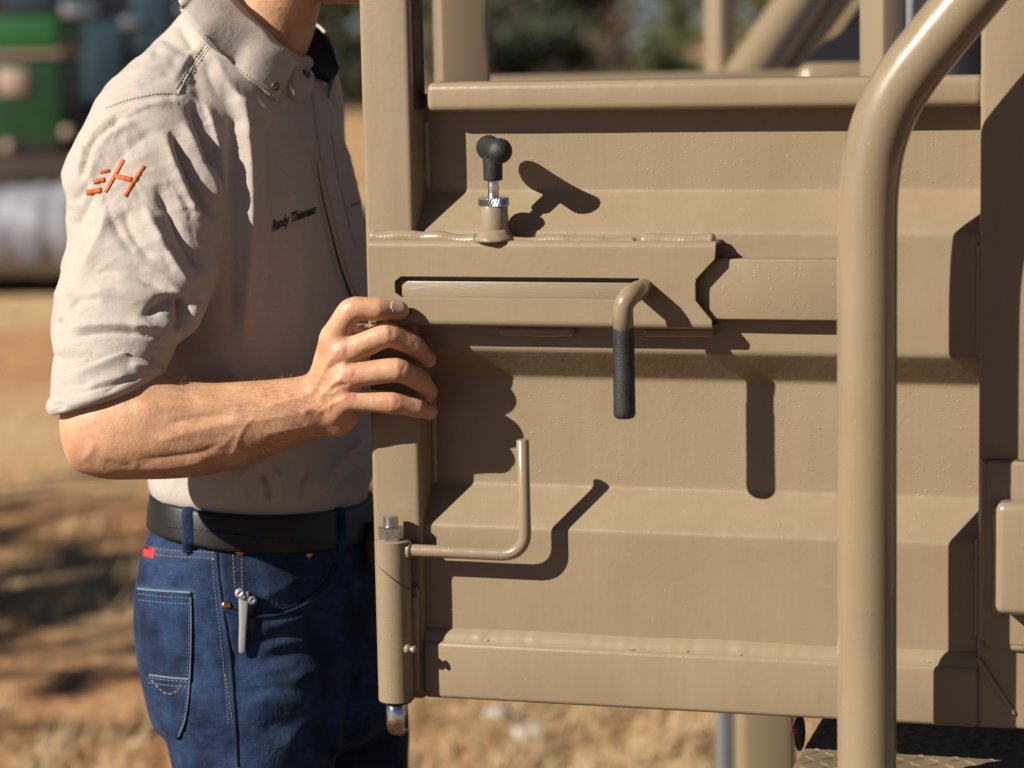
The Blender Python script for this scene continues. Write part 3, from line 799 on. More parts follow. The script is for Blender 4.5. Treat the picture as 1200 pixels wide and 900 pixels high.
for px, py, w_, h_, mt, lb in ((96, 150, 12, 60, 'teal', 'teal drum standing on the trailer beside the green bin'), (128, 158, 16, 44, 'dark_cab', 'black drum standing on the trailer deck right of the teal drum')):
    x = bx2(px); rr_ = (bx2(px + w_) - bx2(px)); V, F = tube([(x, DT + .5, bz(180.8)), (x, DT + .5, bz(180.8) + .02), (x, DT + .5, bz(180.8 - h_ * .5)), (x, DT + .5, bz(180.8 - h_))], [rr_, rr_ * 1.02, rr_, rr_], 28)
    dr_ = empty('oil_drum', (x, DT + .5, bz(180.8)), lb, 'drum'); add('drum_body', V, F, mt, dr_)
    V, F = tube([(x + rr_*.4, DT + .45, bz(180.8 - h_)), (x + rr_*.4, DT + .45, bz(180.8 - h_) + .03)], rr_ * .22, 14); add('glint_bung', V, F, 'glint', dr_)
D2 = 18.5
lo = empty('dark_lorry', (bx2(170, D2), D2, 0), 'dark navy lorry with a teal side window parked behind the trailer', 'lorry')
def lb_(x0, x1, y0, y1, dy, name, mt, r=.02):
    V, F = rbox(bx2(x0, D2), bx2(x1, D2), D2 + dy, D2 + dy + 2, bz(y1, D2), bz(y0, D2), r, 2); return add(name, V, F, mt, lo)
lb_(-120, 300, -260, 215, 0, 'body', 'dark_cab')
def lw(x0, x1, y0, y1, name, mt, dy=-.02):
    V, F = rbox(bx2(x0, D2), bx2(x1, D2), D2 + dy, D2 + .01, bz(y1, D2), bz(y0, D2), .006, 2); return add(name, V, F, mt, lo)
lw(92, 148, 22, 118, 'side_window', 'teal'); lw(160, 205, -10, 60, 'side_window', 'teal'); lw(15, 70, -30, 12, 'side_window', 'teal')
lw(80, 120, 4, 18, 'chrome_trim', 'zinc', -.05); lw(150, 172, 22, 34, 'chrome_trim', 'zinc', -.05); lw(215, 240, 8, 20, 'chrome_trim', 'zinc', -.05)
for px in (-60, 220):
    V, F = tube([(bx2(px, D2), D2 + .02, .45), (bx2(px, D2), D2 + .4, .45)], .45, 32); add('wheel', V, F, 'tyre', lo)
# ================================================================== PERSON
FA = R(30)
FD = Vector((math.cos(FA), -math.sin(FA), 0)); SD = Vector((math.sin(FA), math.cos(FA), 0))    # forward, to his left
man = empty('person', (U(300, 600, 2.64).x, 2.64, 0), 'man in a stone coloured shirt, black belt and jeans gripping the gate post', 'person')

def remesh(mbs, voxel, smooth=4, lam=0.5):
    me = bpy.data.meshes.new('tmp'); mb = MB()
    for v, f in mbs: mb.extend(v, f)
    me.from_pydata(mb.v, [], mb.f); me.update()
    bm = bmesh.new(); bm.from_mesh(me); bmesh.ops.recalc_face_normals(bm, faces=bm.faces); bm.to_mesh(me); bm.free()
    o = bpy.data.objects.new('tmp', me); col.objects.link(o)
    md = o.modifiers.new('r', 'REMESH'); md.mode = 'VOXEL'; md.voxel_size = voxel
    dg = bpy.context.evaluated_depsgraph_get(); dg.update()
    m2 = bpy.data.meshes.new_from_object(o.evaluated_get(dg))
    n = len(m2.vertices); co = np.empty(n*3); m2.vertices.foreach_get('co', co); co = co.reshape(-1, 3)
    E = np.empty(len(m2.edges)*2, dtype=np.int64); m2.edges.foreach_get('vertices', E); E = E.reshape(-1, 2)
    ls = np.empty(len(m2.loops), dtype=np.int64); m2.loops.foreach_get('vertex_index', ls)
    tot = np.empty(len(m2.polygons), dtype=np.int64); m2.polygons.foreach_get('loop_total', tot)
    st = np.empty(len(m2.polygons), dtype=np.int64); m2.polygons.foreach_get('loop_start', st)
    assert (tot == 4).all()
    F = ls.reshape(-1, 4)
    bpy.data.objects.remove(o); bpy.data.meshes.remove(me); bpy.data.meshes.remove(m2)
    co = lap(co, E, smooth, lam)
    return co, F, E
def lap(co, E, it, lam=0.5, w=None, taubin=True):
    n = len(co); deg = np.bincount(E.ravel(), minlength=n)[:, None].astype(float)
    for k in range(it):
        for L in ((lam, -lam*1.04) if taubin else (lam,)):
            s = np.stack([np.bincount(E[:, 0], co[E[:, 1], i], n) + np.bincount(E[:, 1], co[E[:, 0], i], n) for i in range(3)], 1)
            d = (s / deg - co) * L
            co = co + (d if w is None else d * w[:, None])
    return co
def normals(co, F):
    n = np.cross(co[F[:, 2]] - co[F[:, 0]], co[F[:, 3]] - co[F[:, 1]])
    out = np.zeros_like(co)
    for k in range(4):
        for i in range(3): out[:, i] += np.bincount(F[:, k], n[:, i], len(co))
    return out / (np.linalg.norm(out, axis=1)[:, None] + 1e-12)
def seg_dist(p, line):
    """distance of points (n,2) to a polyline and the fraction along it, plus the signed side"""
    best = np.full(len(p), 1e9); frac = np.zeros(len(p)); side = np.zeros(len(p))
    L = np.array(line, float); sl = np.linalg.norm(np.diff(L, axis=0), axis=1); cum = np.concatenate([[0], np.cumsum(sl)])
    for i in range(len(L) - 1):
        d = L[i+1] - L[i]; q = p - L[i]; t = np.clip((q @ d) / (d @ d), 0, 1)
        r = q - t[:, None] * d; dist = np.hypot(r[:, 0], r[:, 1]); b = dist < best
        best[b] = dist[b]; frac[b] = (cum[i] + t[b]*sl[i]) / cum[-1]
        side[b] = np.sign(d[0]*q[b, 1] - d[1]*q[b, 0])
    return best, frac, side
def strokes(co, F, E, lst, mask=None, view_min=0.05):
    """sculpt folds: (pixel polyline, half width px, height mm[, sharp side]) pushed along the normal of the side that faces the viewer"""
    nrm = normals(co, F); px, z = project(co)
    vd = co - np.array(CAM); vd /= np.linalg.norm(vd, axis=1)[:, None]
    face = np.clip((-(nrm * vd).sum(1) - view_min) / .25, 0, 1)
    if mask is not None: face = face * mask
    idx = np.where(face > 0)[0]; disp = np.zeros(len(co))
    P = px[idx]
    for s in lst:
        line, wd, amp = catmull2(s[0]), s[1], s[2] * 1e-3
        lo_ = np.min(line, axis=0) - 3*wd; hi_ = np.max(line, axis=0) + 3*wd
        b = np.where(((P > lo_) & (P < hi_)).all(1))[0]
        if len(b) == 0: continue
        d, fr, sd = seg_dist(P[b], line)
        ww = np.full(len(b), float(wd))
        if len(s) > 3:                       # steep on one side
            ww = np.where(sd * s[3] > 0, wd * .35, wd * 1.3)
        taper = np.clip(np.minimum(fr, 1 - fr) / .22, 0, 1); taper = taper * taper * (3 - 2*taper)
        disp[idx[b]] += amp * np.exp(-(d / ww)**1.35) * taper
    return co + nrm * (disp * face)[:, None]
def catmull2(pts):
    if len(pts) < 3: return [np.array(p, float) for p in pts]
    return catmull(pts, 5)
def fbm(co, scale, seed):
    out = np.zeros(len(co)); g_ = np.random.default_rng(seed)
    for k in range(5):
        f = scale * (1.7 ** k)
        for _ in range(3):
            d = g_.normal(size=3); d /= np.linalg.norm(d); out += np.sin(co @ d * f + g_.random()*6.28) / (1.6 ** k) / 3
    return out

def hring(py, xl, xr, d, k, pw=2.15):
    """level ring of the body: photograph x of both outlines at row py, at distance d; k = breadth over depth"""
    py, py2 = py if isinstance(py, tuple) else (py, py)
    a, b = U(xl, py, d), U(xr, py2, d); hx = Vector((b.x - a.x, b.y - a.y, 0)).length / 2; c = (a + b) / 2
    A = hx / hsup(k, pw) * .985; sl = (b.z - a.z) / (b.x - a.x)
    return (c, FD * A + Vector((0, 0, FD.x * A * sl)), SD * (A * k) + Vector((0, 0, SD.x * A * k * sl)), pw)
def hsup(k, pw):
    t = np.linspace(0, 2*math.pi, 181); x = np.sign(np.cos(t)) * np.abs(np.cos(t))**(2/pw); y = np.sign(np.sin(t)) * np.abs(np.sin(t))**(2/pw)
    return float(np.max(math.cos(FA) * x + math.sin(FA) * k * y))
def sring(L, Rr, d, dr, pw=2.1):
    a, b = U(*L, d), U(*Rr, d); return ((a + b) / 2, (b - a) / 2, Vector((0, dr, 0)), pw)

# ------------------------------------------------------------------ shirt
torso = [hring(612, 190, 431, 2.645, 1.32), hring(578, 189, 432, 2.645, 1.32), hring(567, 181, 437, 2.645, 1.33, 2.2), hring(555, 178, 440, 2.645, 1.34, 2.3), hring(540, 178, 440, 2.645, 1.35, 2.4), hring(520, 180, 438, 2.645, 1.36, 2.4),
         hring(470, 178, 438, 2.645, 1.4, 2.7), hring(400, 172, 437, 2.64, 1.42, 2.6), hring(320, 163, 432, 2.637, 1.45, 2.5), hring(250, 155, 423, 2.636, 1.5, 2.35),
         hring(200, 151, 412, 2.637, 1.52, 2.2), hring(155, 148, 397, 2.64, 1.55, 2.1), hring(118, 149, 384, 2.645, 1.58, 2.3), hring((88, 96), 158, 374, 2.65, 1.52, 2.2),
         hring((60, 84), 174, 370, 2.665, 1.38), hring((38, 76), 194, 368, 2.66, 1.2), hring((16, 70), 214, 366, 2.655, 1.05), hring((2, 68), 232, 362, 2.65, .95), hring((0, 70), 250, 350, 2.65, .9)]
sleeve = [sring((190, 48), (236, 70), 2.60, .035), sring((150, 78), (244, 84), 2.585, .055), sring((120, 108), (251, 114), 2.565, .062),
          sring((95, 155), (260, 155), 2.548, .066), sring((78, 188), (263, 188), 2.538, .067), sring((73, 206), (264, 208), 2.530, .066), sring((79, 230), (265, 230), 2.524, .066), sring((79, 254), (265, 256), 2.516, .066),
          sring((81, 275), (262, 277), 2.508, .066), sring((77, 298), (258, 300), 2.50, .065), sring((67, 345), (248, 345), 2.482, .064), sring((62, 388), (228, 385), 2.468, .060),
          sring((72, 425), (203, 408), 2.455, .052), sring((76, 452), (194, 424), 2.45, .048)]
lsh = U(345, 110, 2.83)
lsleeve = [(U(335, 62, 2.80), Vector((.03, 0, 0)), Vector((0, .03, 0))), (U(340, 95, 2.83), Vector((.055, 0, 0)), Vector((0, .055, 0))),
           (U(338, 200, 2.85), Vector((.062, 0, 0)), Vector((0, .062, 0))), (U(328, 330, 2.87), Vector((.058, 0, 0)), Vector((0, .058, 0))),
           (U(318, 430, 2.88), Vector((.052, 0, 0)), Vector((0, .052, 0)))]
SV = .0025
co, F, E = remesh([loft(interp_rings(torso, 5), 72), loft(interp_rings(sleeve, 5), 56), loft(interp_rings(lsleeve, 5), 40)], SV, 10, .5)
px, zz_ = project(co)
# which vertices belong to the near sleeve
sl_c = np.array([[*r[0], max(Vector(r[1]).length, .0)] for r in interp_rings(sleeve, 3)])
depth_lim = 2.535 + 0 * co[:, 0]
arm = np.clip((2.62 - co[:, 1]) / .03, 0, 1) * np.clip((275 - px[:, 0]) / 12, 0, 1) * np.clip((px[:, 1] - 60) / 60, 0, 1)
# inside the torso front the chest also comes near: keep only points left of the armhole line
armhole = [(236, 60), (252, 120), (266, 200), (268, 260), (262, 320), (258, 360), (240, 400), (215, 440)]
d_, f_, sd_ = seg_dist(px, armhole)
arm = arm * np.clip((-sd_ * d_ * -1 + 6) / 12, 0, 1) if False else arm
def ridged(co, dirs, scale, seed):
    g_ = np.random.default_rng(seed); out = np.zeros(len(co))
    for d in dirs:
        d = np.array(d, float); d /= np.linalg.norm(d); o = np.cross(d, (.3, .2, .9)); o /= np.linalg.norm(o)
        ph = co @ d * scale + 1.6 * np.sin(co @ o * scale * .33 + g_.random()*6) + .8 * np.sin(co @ (d + 2*o) * scale * .41 + g_.random()*6)
        env = np.clip(np.sin(co @ o * scale * .27 + g_.random()*6) + .6 * np.sin(co @ d * scale * .19 + g_.random()*6), 0, 1)
        out += (1 - np.abs(np.sin(ph)) ** .7) * env
    return out
co += normals(co, F) * (fbm(co, 26, 3) * .0010 + fbm(co, 60, 5) * .0003 + (arm * .0022 + (1 - arm) * .0010) * ridged(co, [(.8, .2, .5), (.2, .3, 1), (.9, 0, -.5)], 75, 4)
     + .0006 * ridged(co, [(.6, .5, .6), (-.5, .3, .8)], 190, 6))[:, None]
SLEEVE_FOLDS = [
    # shoulder seam and the long folds that fall from it
    ([(118, 132), (150, 120), (185, 113), (215, 112)], 3.0, -1.8), ([(112, 145), (140, 131), (180, 122), (212, 122)], 5, 1.5),
    ([(92, 215), (100, 175), (118, 150), (150, 135)], 6, -4.5, -1), ([(103, 230), (112, 185), (130, 158), (165, 142)], 7, 3.0),
    ([(72, 206), (82, 228), (86, 250)], 7, 1.5), ([(84, 238), (94, 228), (108, 208)], 5, -2.5), ([(82, 272), (100, 245), (112, 222)], 6, -3.0),
    ([(120, 215), (150, 175), (185, 150)], 8, -1.6), 
    ([(200, 150), (212, 185), (230, 225), (252, 262)], 7, -5.0), ([(212, 140), (232, 185), (250, 225), (256, 250)], 8, 5.0),
    ([(190, 150), (204, 190), (222, 235), (248, 278)], 8, 4.0), ([(182, 215), (195, 245), (215, 285), (240, 325)], 7, -4.5),
    ([(168, 235), (182, 270), (205, 310), (228, 345)], 8, 4.0), ([(145, 240), (150, 265), (165, 290), (185, 305)], 6, -3.0),
    ([(125, 245), (140, 275), (160, 300)], 6, -2.2), ([(128, 240), (118, 275), (96, 315)], 8, 2.5),
    ([(85, 330), (120, 318), (160, 322), (200, 345)], 9, -3.0), ([(90, 352), (130, 340), (170, 345), (200, 352)], 9, 3.0),
    ([(196, 340), (222, 352), (240, 362)], 6, 2.0), ([(165, 372), (185, 356), (205, 348), (230, 362)], 9, -5.5, -1), ([(150, 385), (175, 380), (205, 392)], 8, 2.0),
    ([(215, 345), (213, 368), (208, 392)], 6, -5.0), ([(226, 352), (225, 375), (215, 392)], 6, 3.5),
    ([(72, 400), (100, 394), (140, 391), (180, 395), (205, 404)], 4, -2.0, 1), ([(74, 386), (110, 381), (160, 381), (200, 392)], 6, 3.0),
    ([(78, 360), (95, 352), (120, 350)], 6, -2), ([(66, 372), (74, 388), (70, 400)], 6, -2.5),
    ([(232, 110), (246, 140), (258, 190), (262, 235)], 9, 3.5), ([(222, 118), (236, 160), (246, 200)], 6, -3.5),
]
TORSO_FOLDS = [
    ([(283, 95), (284, 140), (290, 190), (292, 260), (288, 340), (284, 430)], 11, 8), ([(268, 120), (270, 200), (270, 300), (268, 400)], 12, -4),
    ([(312, 120), (315, 200), (318, 300), (312, 420)], 14, -3.5),
    ([(225, 92), (240, 108), (262, 118), (300, 128), (335, 140)], 9, 3.5), ([(232, 118), (265, 140), (290, 150)], 8, -3),
    ([(250, 60), (262, 90), (280, 125), (288, 170)], 7, 3.0), ([(240, 70), (252, 105), (268, 135)], 6, -3.5),
    ([(208, 108), (218, 88), (232, 66), (246, 48)], 3, -2.0), ([(200, 100), (211, 82), (224, 62), (238, 46)], 3.5, 1.4),
    ([(160, 105), (185, 92), (205, 84)], 10, -3), ([(175, 60), (196, 66), (212, 72)], 9, -2.5), ([(150, 90), (185, 76), (205, 70)], 8, 2.2),
    ([(208, 25), (222, 50), (232, 62)], 6, -3), 
    ([(216, 400), (236, 425), (262, 445)], 7, -4), ([(232, 398), (256, 430), (290, 446)], 7, 3.5), ([(216, 440), (222, 420), (235, 405)], 5, 2),
    ([(352, 150), (366, 190), (378, 250), (392, 310), (408, 350), (425, 395)], 2.8, -3.0, 1), ([(362, 140), (376, 190), (388, 250), (402, 310), (416, 345)], 5, 2.2),
    ([(330, 120), (345, 135), (358, 165)], 6, -2.5), ([(345, 240), (352, 300), (350, 380)], 10, 2.0), ([(395, 330), (385, 380), (388, 430)], 8, 2.4),
    ([(372, 300), (368, 360), (372, 430)], 9, -2.2),
    # belly gathers above the belt
    ([(262, 572), (290, 552), (318, 532), (350, 520)], 7, 4.0), ([(238, 560), (275, 545), (300, 535)], 6, -3.5),
    ([(318, 590), (316, 570), (306, 552)], 4, -5.0, 1), ([(330, 590), (328, 565), (322, 548)], 5, 4.0), ([(352, 588), (356, 566), (366, 548)], 4, -3.5),
    ([(372, 590), (380, 562), (400, 535), (430, 510)], 7, 4.5), ([(388, 590), (402, 565), (428, 545)], 5, -3.5), ([(410, 590), (420, 570), (434, 560)], 5, 3.5),
    ([(195, 580), (215, 565), (250, 560)], 6, 3.0), ([(200, 562), (230, 553), (260, 556)], 5, -3),
    ([(290, 590), (286, 575), (276, 560)], 4, 2.5), ([(340, 590), (342, 575), (340, 560)], 4, 2.0),
]
def gain(l, g): return [(s[0], s[1] * .92, s[2] * g, *s[3:]) for s in l]
co = strokes(co, F, E, gain(SLEEVE_FOLDS, 1.75), arm)
co = strokes(co, F, E, gain(TORSO_FOLDS, 1.45), 1 - arm)
def pucker(line, length, gap, amp, seed, lean=.2):
    g_ = np.random.default_rng(seed); L = dense(catmull2(line), gap); out = []
    for a, b in zip(L[:-1], L[1:]):
        t = (b - a) / (np.linalg.norm(b - a) + 1e-9); nn = np.array((-t[1], t[0])); q = a + t * g_.random() * gap; s = length * (.5 + g_.random())
        nn = nn + t * g_.normal() * lean
        out.append(([tuple(q - nn * s * .35), tuple(q), tuple(q + nn * s)], 1.5 + .8 * g_.random(), amp * (.5 + g_.random()) * (1 if g_.random() < .6 else -1)))
    return out
PK = pucker([(106, 205), (104, 185), (120, 152), (150, 132), (185, 118), (208, 112)], 9, 6, .7, 1) + pucker([(208, 112), (218, 92), (232, 70), (246, 50)], 7, 4, .7, 2) + pucker([(214, 114), (240, 130), (256, 160)], 9, 6, .8, 3)
PK += pucker([(100, 226), (120, 232), (150, 236), (172, 228)], 12, 9, .7, 4) + pucker([(170, 192), (150, 182), (125, 192)], 9, 9, .5, 5)
SM = [([(110, 208), (107, 185), (122, 153), (150, 134), (185, 119), (210, 113)], 1.6, .9), ([(206, 114), (215, 93), (229, 71), (243, 51)], 1.8, 1.0), ([(112, 204), (110, 186), (124, 157), (152, 138), (186, 123)], 1.4, -.7)]
rs = np.random.default_rng(11); FINE = []
for k in range(60):      # short hard creases along the arm, mostly running with the long folds
    x, y = 75 + 175 * rs.random(), 140 + 245 * rs.random(); an = R(62 + 22 * rs.normal()) if y < 320 else R(8 + 22 * rs.normal()); s = 8 + 16 * rs.random()
    dx_, dy_ = math.cos(an) * s, math.sin(an) * s
    FINE.append(([(x - dx_, y - dy_), (x + 3 * rs.normal(), y + 3 * rs.normal()), (x + dx_, y + dy_)], 2.0 + 2.2 * rs.random(), (.6 + .7 * rs.random()) * (1 if rs.random() < .5 else -1), 1 if rs.random() < .5 else -1))
co = strokes(co, F, E, PK + SM); co = strokes(co, F, E, FINE, arm)
def cloth(name, base, var, thread=1400, wr=.3, rough=.85, sheen=.25, weave=(.86, 1.08)):
    m = bpy.data.materials.new(name); m.use_nodes = True
    n, l = m.node_tree.nodes, m.node_tree.links; p = n['Principled BSDF']
    p.inputs['Roughness'].default_value = rough; p.inputs['Specular IOR Level'].default_value = .2; p.inputs['Sheen Weight'].default_value = sheen; p.inputs['Sheen Roughness'].default_value = .5
    tc = n.new('ShaderNodeTexCoord')
    def nz(s, d=3, stretch=None):
        v = tc.outputs['Object']
        if stretch:
            mp = n.new('ShaderNodeMapping'); mp.inputs['Scale'].default_value = stretch; l.new(v, mp.inputs[0]); v = mp.outputs[0]
        t = n.new('ShaderNodeTexNoise'); t.inputs['Scale'].default_value = s; t.inputs['Detail'].default_value = d; l.new(v, t.inputs['Vector']); return t
    r = n.new('ShaderNodeValToRGB'); r.color_ramp.elements[0].position = .35; r.color_ramp.elements[1].position = .65
    r.color_ramp.elements[0].color = (*var, 1); r.color_ramp.elements[1].color = (*base, 1)
    a = nz(30, 5); l.new(a.outputs[0], r.inputs[0])
    th1 = nz(thread, 1, (1, 1, .12)); th2 = nz(thread, 1, (.12, .12, 1))
    ad = n.new('ShaderNodeMath'); ad.operation = 'ADD'; l.new(th1.outputs[0], ad.inputs[0]); l.new(th2.outputs[0], ad.inputs[1])
    mr = n.new('ShaderNodeMapRange'); mr.inputs[1].default_value = .7; mr.inputs[2].default_value = 1.3; mr.inputs[3].default_value, mr.inputs[4].default_value = weave
    l.new(ad.outputs[0], mr.inputs[0])
    mx = n.new('ShaderNodeVectorMath'); mx.operation = 'SCALE'; l.new(r.outputs[0], mx.inputs[0]); l.new(mr.outputs[0], mx.inputs['Scale']); l.new(mx.outputs[0], p.inputs['Base Color'])
    wrk = nz(55, 4); wrk.inputs['Distortion'].default_value = .8
    b1 = n.new('ShaderNodeBump'); b1.inputs['Strength'].default_value = wr; b1.inputs['Distance'].default_value = .004; l.new(wrk.outputs[0], b1.inputs['Height'])
    b2 = n.new('ShaderNodeBump'); b2.inputs['Strength'].default_value = .35; b2.inputs['Distance'].default_value = .0006; l.new(ad.outputs[0], b2.inputs['Height']); l.new(b1.outputs[0], b2.inputs['Normal'])
    l.new(b2.outputs[0], p.inputs['Normal']); return m
M['shirt'] = cloth('stone_cotton', (.415, .364, .318), (.395, .344, .30), wr=.22, weave=(.93, 1.05))
M['shirt_in'] = cloth('navy_lining_gap_shade', (.010, .011, .018), (.008, .008, .014))
M['denim'] = cloth('blue_denim', (.0165, .037, .092), (.0045, .011, .032), thread=700, wr=.4, sheen=.03, weave=(.72, 1.3))
M['denim_dark'] = cloth('dark_denim_seam', (.005, .011, .028), (.004, .008, .02), sheen=.02, thread=800, wr=.35)
M['orange'] = mat('orange_thread', (.80, .17, .02), .6, var=(.7, .13, .015), vscale=300, bump=.5, bscale=900, stretch=(1, .3, 1))
M['black_thread'] = mat('dark_thread', (.012, .012, .02), .7)
M['stitch_white'] = mat('pale_stitching', (.50, .45, .39), .8)
M['stitch_tan'] = mat('copper_stitching', (.42, .27, .15), .8)
M['stitch_blue'] = mat('pale_blue_stitching', (.20, .27, .36), .8)
M['belt'] = mat('black_leather', (.012, .011, .011), .45, var=(.02, .018, .017), vscale=30, bump=.05, bscale=400, spec=.3)
M['copper'] = mat('copper_rivet', (.55, .30, .16), .3, metal=1.0)
M['button'] = mat('horn_button', (.10, .065, .045), .35)
M['brown_leather'] = mat('brown_leather', (.16, .085, .04), .6, var=(.07, .04, .02), vscale=120, bump=.6, bscale=200)
M['red_tab'] = mat('red_tab', (.60, .03, .03), .7)
shirt = add('shirt', co, F, 'shirt', man)
SHB = BVHTree.FromPolygons(co.tolist(), F.tolist())

# ------------------------------------------------------------------ pieces laid on a surface along the lines seen in the photograph
def hit(bvh, px_, py_, off=0.0):
    r = ray(px_, py_).normalized(); loc, nn, i, d = bvh.ray_cast(CAM, r, 6)
    if loc is None: return None, None
    if nn.dot(r) > 0: nn = -nn
    return loc + nn * off, nn
def seam(bvh, line, r, name, material, parent, off=.0, dash=None, step=2.0, n=6, grow=None):
    P = [hit(bvh, *p, off)[0] for p in dense(catmull2(line), step)]; P = [p for p in P if p is not None]
    mb = MB()
    if dash is None:
        mb.extend(*tube(P, r if grow is None else [r * (grow + (1 - grow) * k / len(P)) for k in range(len(P))], n))
    else:
        a, b = dash; i = 0
        if len(P) < 5 * (a + b): return mb.extend(*tube(P, r, n)).build(name, material, parent)
        while i + a < len(P):
            mb.extend(*tube(P[i:i + a + 1], r, 5)); i += a + b
    return mb.build(name, material, parent)
def patch(bvh, poly, name, material, parent, thick=.0012, grid=3.0, base=-.0015, edge=True):
    """conformal raised patch: polygon in photograph pixels laid on the surface"""
    poly = [np.array(p, float) for p in poly]
    xs = [p[0] for p in poly]; ys = [p[1] for p in poly]
    bm = bmesh.new(); vs = [bm.verts.new((p[0], p[1], 0)) for p in dense(poly + [poly[0]], grid)[:-1]]
    bm.faces.new(vs)
    x = min(xs) + grid
    while x < max(xs):
        bmesh.ops.bisect_plane(bm, geom=bm.verts[:] + bm.edges[:] + bm.faces[:], plane_co=(x, 0, 0), plane_no=(1, 0, 0)); x += grid
    y = min(ys) + grid
    while y < max(ys):
        bmesh.ops.bisect_plane(bm, geom=bm.verts[:] + bm.edges[:] + bm.faces[:], plane_co=(0, y, 0), plane_no=(0, 1, 0)); y += grid
    bm.verts.index_update(); k = len(bm.verts)
    bd = {v.index for v in bm.verts if v.is_boundary}
    top = []; bot = []; last = None
    for v in bm.verts:
        q, nn = hit(bvh, v.co.x, v.co.y)
        if q is None: q, nn = last if last else (CAM + ray(v.co.x, v.co.y) * 2.6, -ray(v.co.x, v.co.y).normalized())
        last = (q, nn)
        top.append(q + nn * (thick * (.45 if (edge and v.index in bd) else 1))); bot.append(q + nn * base)
    F = [[v.index for v in f.verts] for f in bm.faces]
    F2 = [tuple(i + k for i in f[::-1]) for f in F]
    S = []
    for e in bm.edges:
        if e.is_boundary:
            a, b = e.verts[0].index, e.verts[1].index
            S.append((a, b, b + k, a + k))
    bm.free()
    o = add(name, top + bot, F + F2 + S, material, parent)
    b2 = bmesh.new(); b2.from_mesh(o.data); bmesh.ops.recalc_face_normals(b2, faces=b2.faces); b2.to_mesh(o.data); b2.free()
    return o

# embroidered mark on the sleeve: three bars and a slanted H
logo = MB()
def bar(x0, y0, x1, y1, w0, w1):
    a = np.array((x0, y0), float); b = np.array((x1, y1), float); d = (b - a) / np.linalg.norm(b - a); nn = np.array((-d[1], d[0]))
    return [a + nn*w0, b + nn*w1, b - nn*w1, a - nn*w0]
for i, q in enumerate((bar(145, 187, 123.5, 225.5, 2.2, 2.2), bar(169, 194, 146, 230, 2.2, 2.3), bar(134, 206, 155, 211, 2.7, 3.0),
                       bar(117, 202, 128, 200, 2.0, 2.0), bar(109.5, 213, 123, 210.5, 2.7, 2.5), bar(101, 225.5, 119, 222.5, 3.3, 3.0))):
    patch(SHB, q, 'embroidered_mark', 'orange', shirt, thick=.0012, grid=1.6)
# name embroidered on the chest
cu = bpy.data.curves.new('t', 'FONT'); cu.body = 'Randy Thieness'; cu.size = 1; cu.offset = .034; cu.resolution_u = 4
to = bpy.data.objects.new('t', cu); col.objects.link(to)
dg = bpy.context.evaluated_depsgraph_get(); dg.update()
tm = bpy.data.meshes.new_from_object(to.evaluated_get(dg)); bm = bmesh.new(); bm.from_mesh(tm)
wmax = max(v.co.x for v in bm.verts); tv = []
for v in bm.verts:
    t = v.co.x / wmax
    bx0 = 318.5 + 51 * t - 3 * t * (1 - t); by0 = 271.5 - 23.5 * t + 2 * t * t
    q, nn = hit(SHB, bx0 + .12 * v.co.y * 12, by0 - v.co.y * (18.5 - 3 * t))
    tv.append(q + nn * .0007 if q else CAM)
tf = [[v.index for v in f.verts] for f in bm.faces]; bm.free()
bpy.data.objects.remove(to); bpy.data.meshes.remove(tm)
add('embroidered_name', tv, tf, 'black_thread', shirt, smooth=False)
# stitch lines
for ln in ([(124, 127), (150, 117), (185, 110), (208, 110)], [(206, 104), (217, 86), (231, 64), (244, 47)], [(213, 108), (223, 90), (237, 68), (250, 50)]):
    seam(SHB, ln, .0005, 'stitching', 'stitch_white', shirt, off=.0003, dash=(2, 1), step=1.3)
seam(SHB, [(209, 110), (219, 90), (233, 68), (247, 49)], .0011, 'shoulder_seam', 'shirt', shirt, off=.0)
# placket edge, with the shade of its gap drawn as a dark strip
seam(SHB, [(371, 190), (377, 225), (385, 260), (398, 310), (412, 350), (424, 385)], .0017, 'placket_gap_shade', 'shirt_in', shirt, off=.0002, grow=.25)
patch(SHB, [(360, 95), (366, 120), (372, 165), (382, 220), (396, 280), (410, 330), (430, 375), (434, 360), (424, 330), (414, 290), (402, 240), (392, 190), (386, 150), (384, 110), (378, 92)], 'placket', 'shirt', shirt, thick=.0022, grid=4)
seam(SHB, [(386, 160), (393, 200), (403, 245), (414, 290)], .0005, 'stitching', 'stitch_white', shirt, off=.0024, dash=(2, 1), step=1.3)
seam(SHB, [(411, 241), (416, 239), (422, 238)], .0008, 'pocket_edge', 'black_thread', shirt)
def button(bvh, x, y, r=.0052, off=.002):
    q, nn = hit(bvh, x, y, off)
    V, F = tube([q - nn*.001, q + nn*.0006, q + nn*.0014, q + nn*.0012], [r, r, r*.86, r*.6], 18); return add('button', V, F, 'button', shirt)

# ------------------------------------------------------------------ collar: stand and turned down leaf round the neck
ncen = U(322, 0, 2.652)
def colpt(a, r, z): return Vector((ncen.x, ncen.y, 0)) + FD * (r[0] * math.cos(a)) + SD * (-r[1] * math.sin(a)) + Vector((0, 0, z))
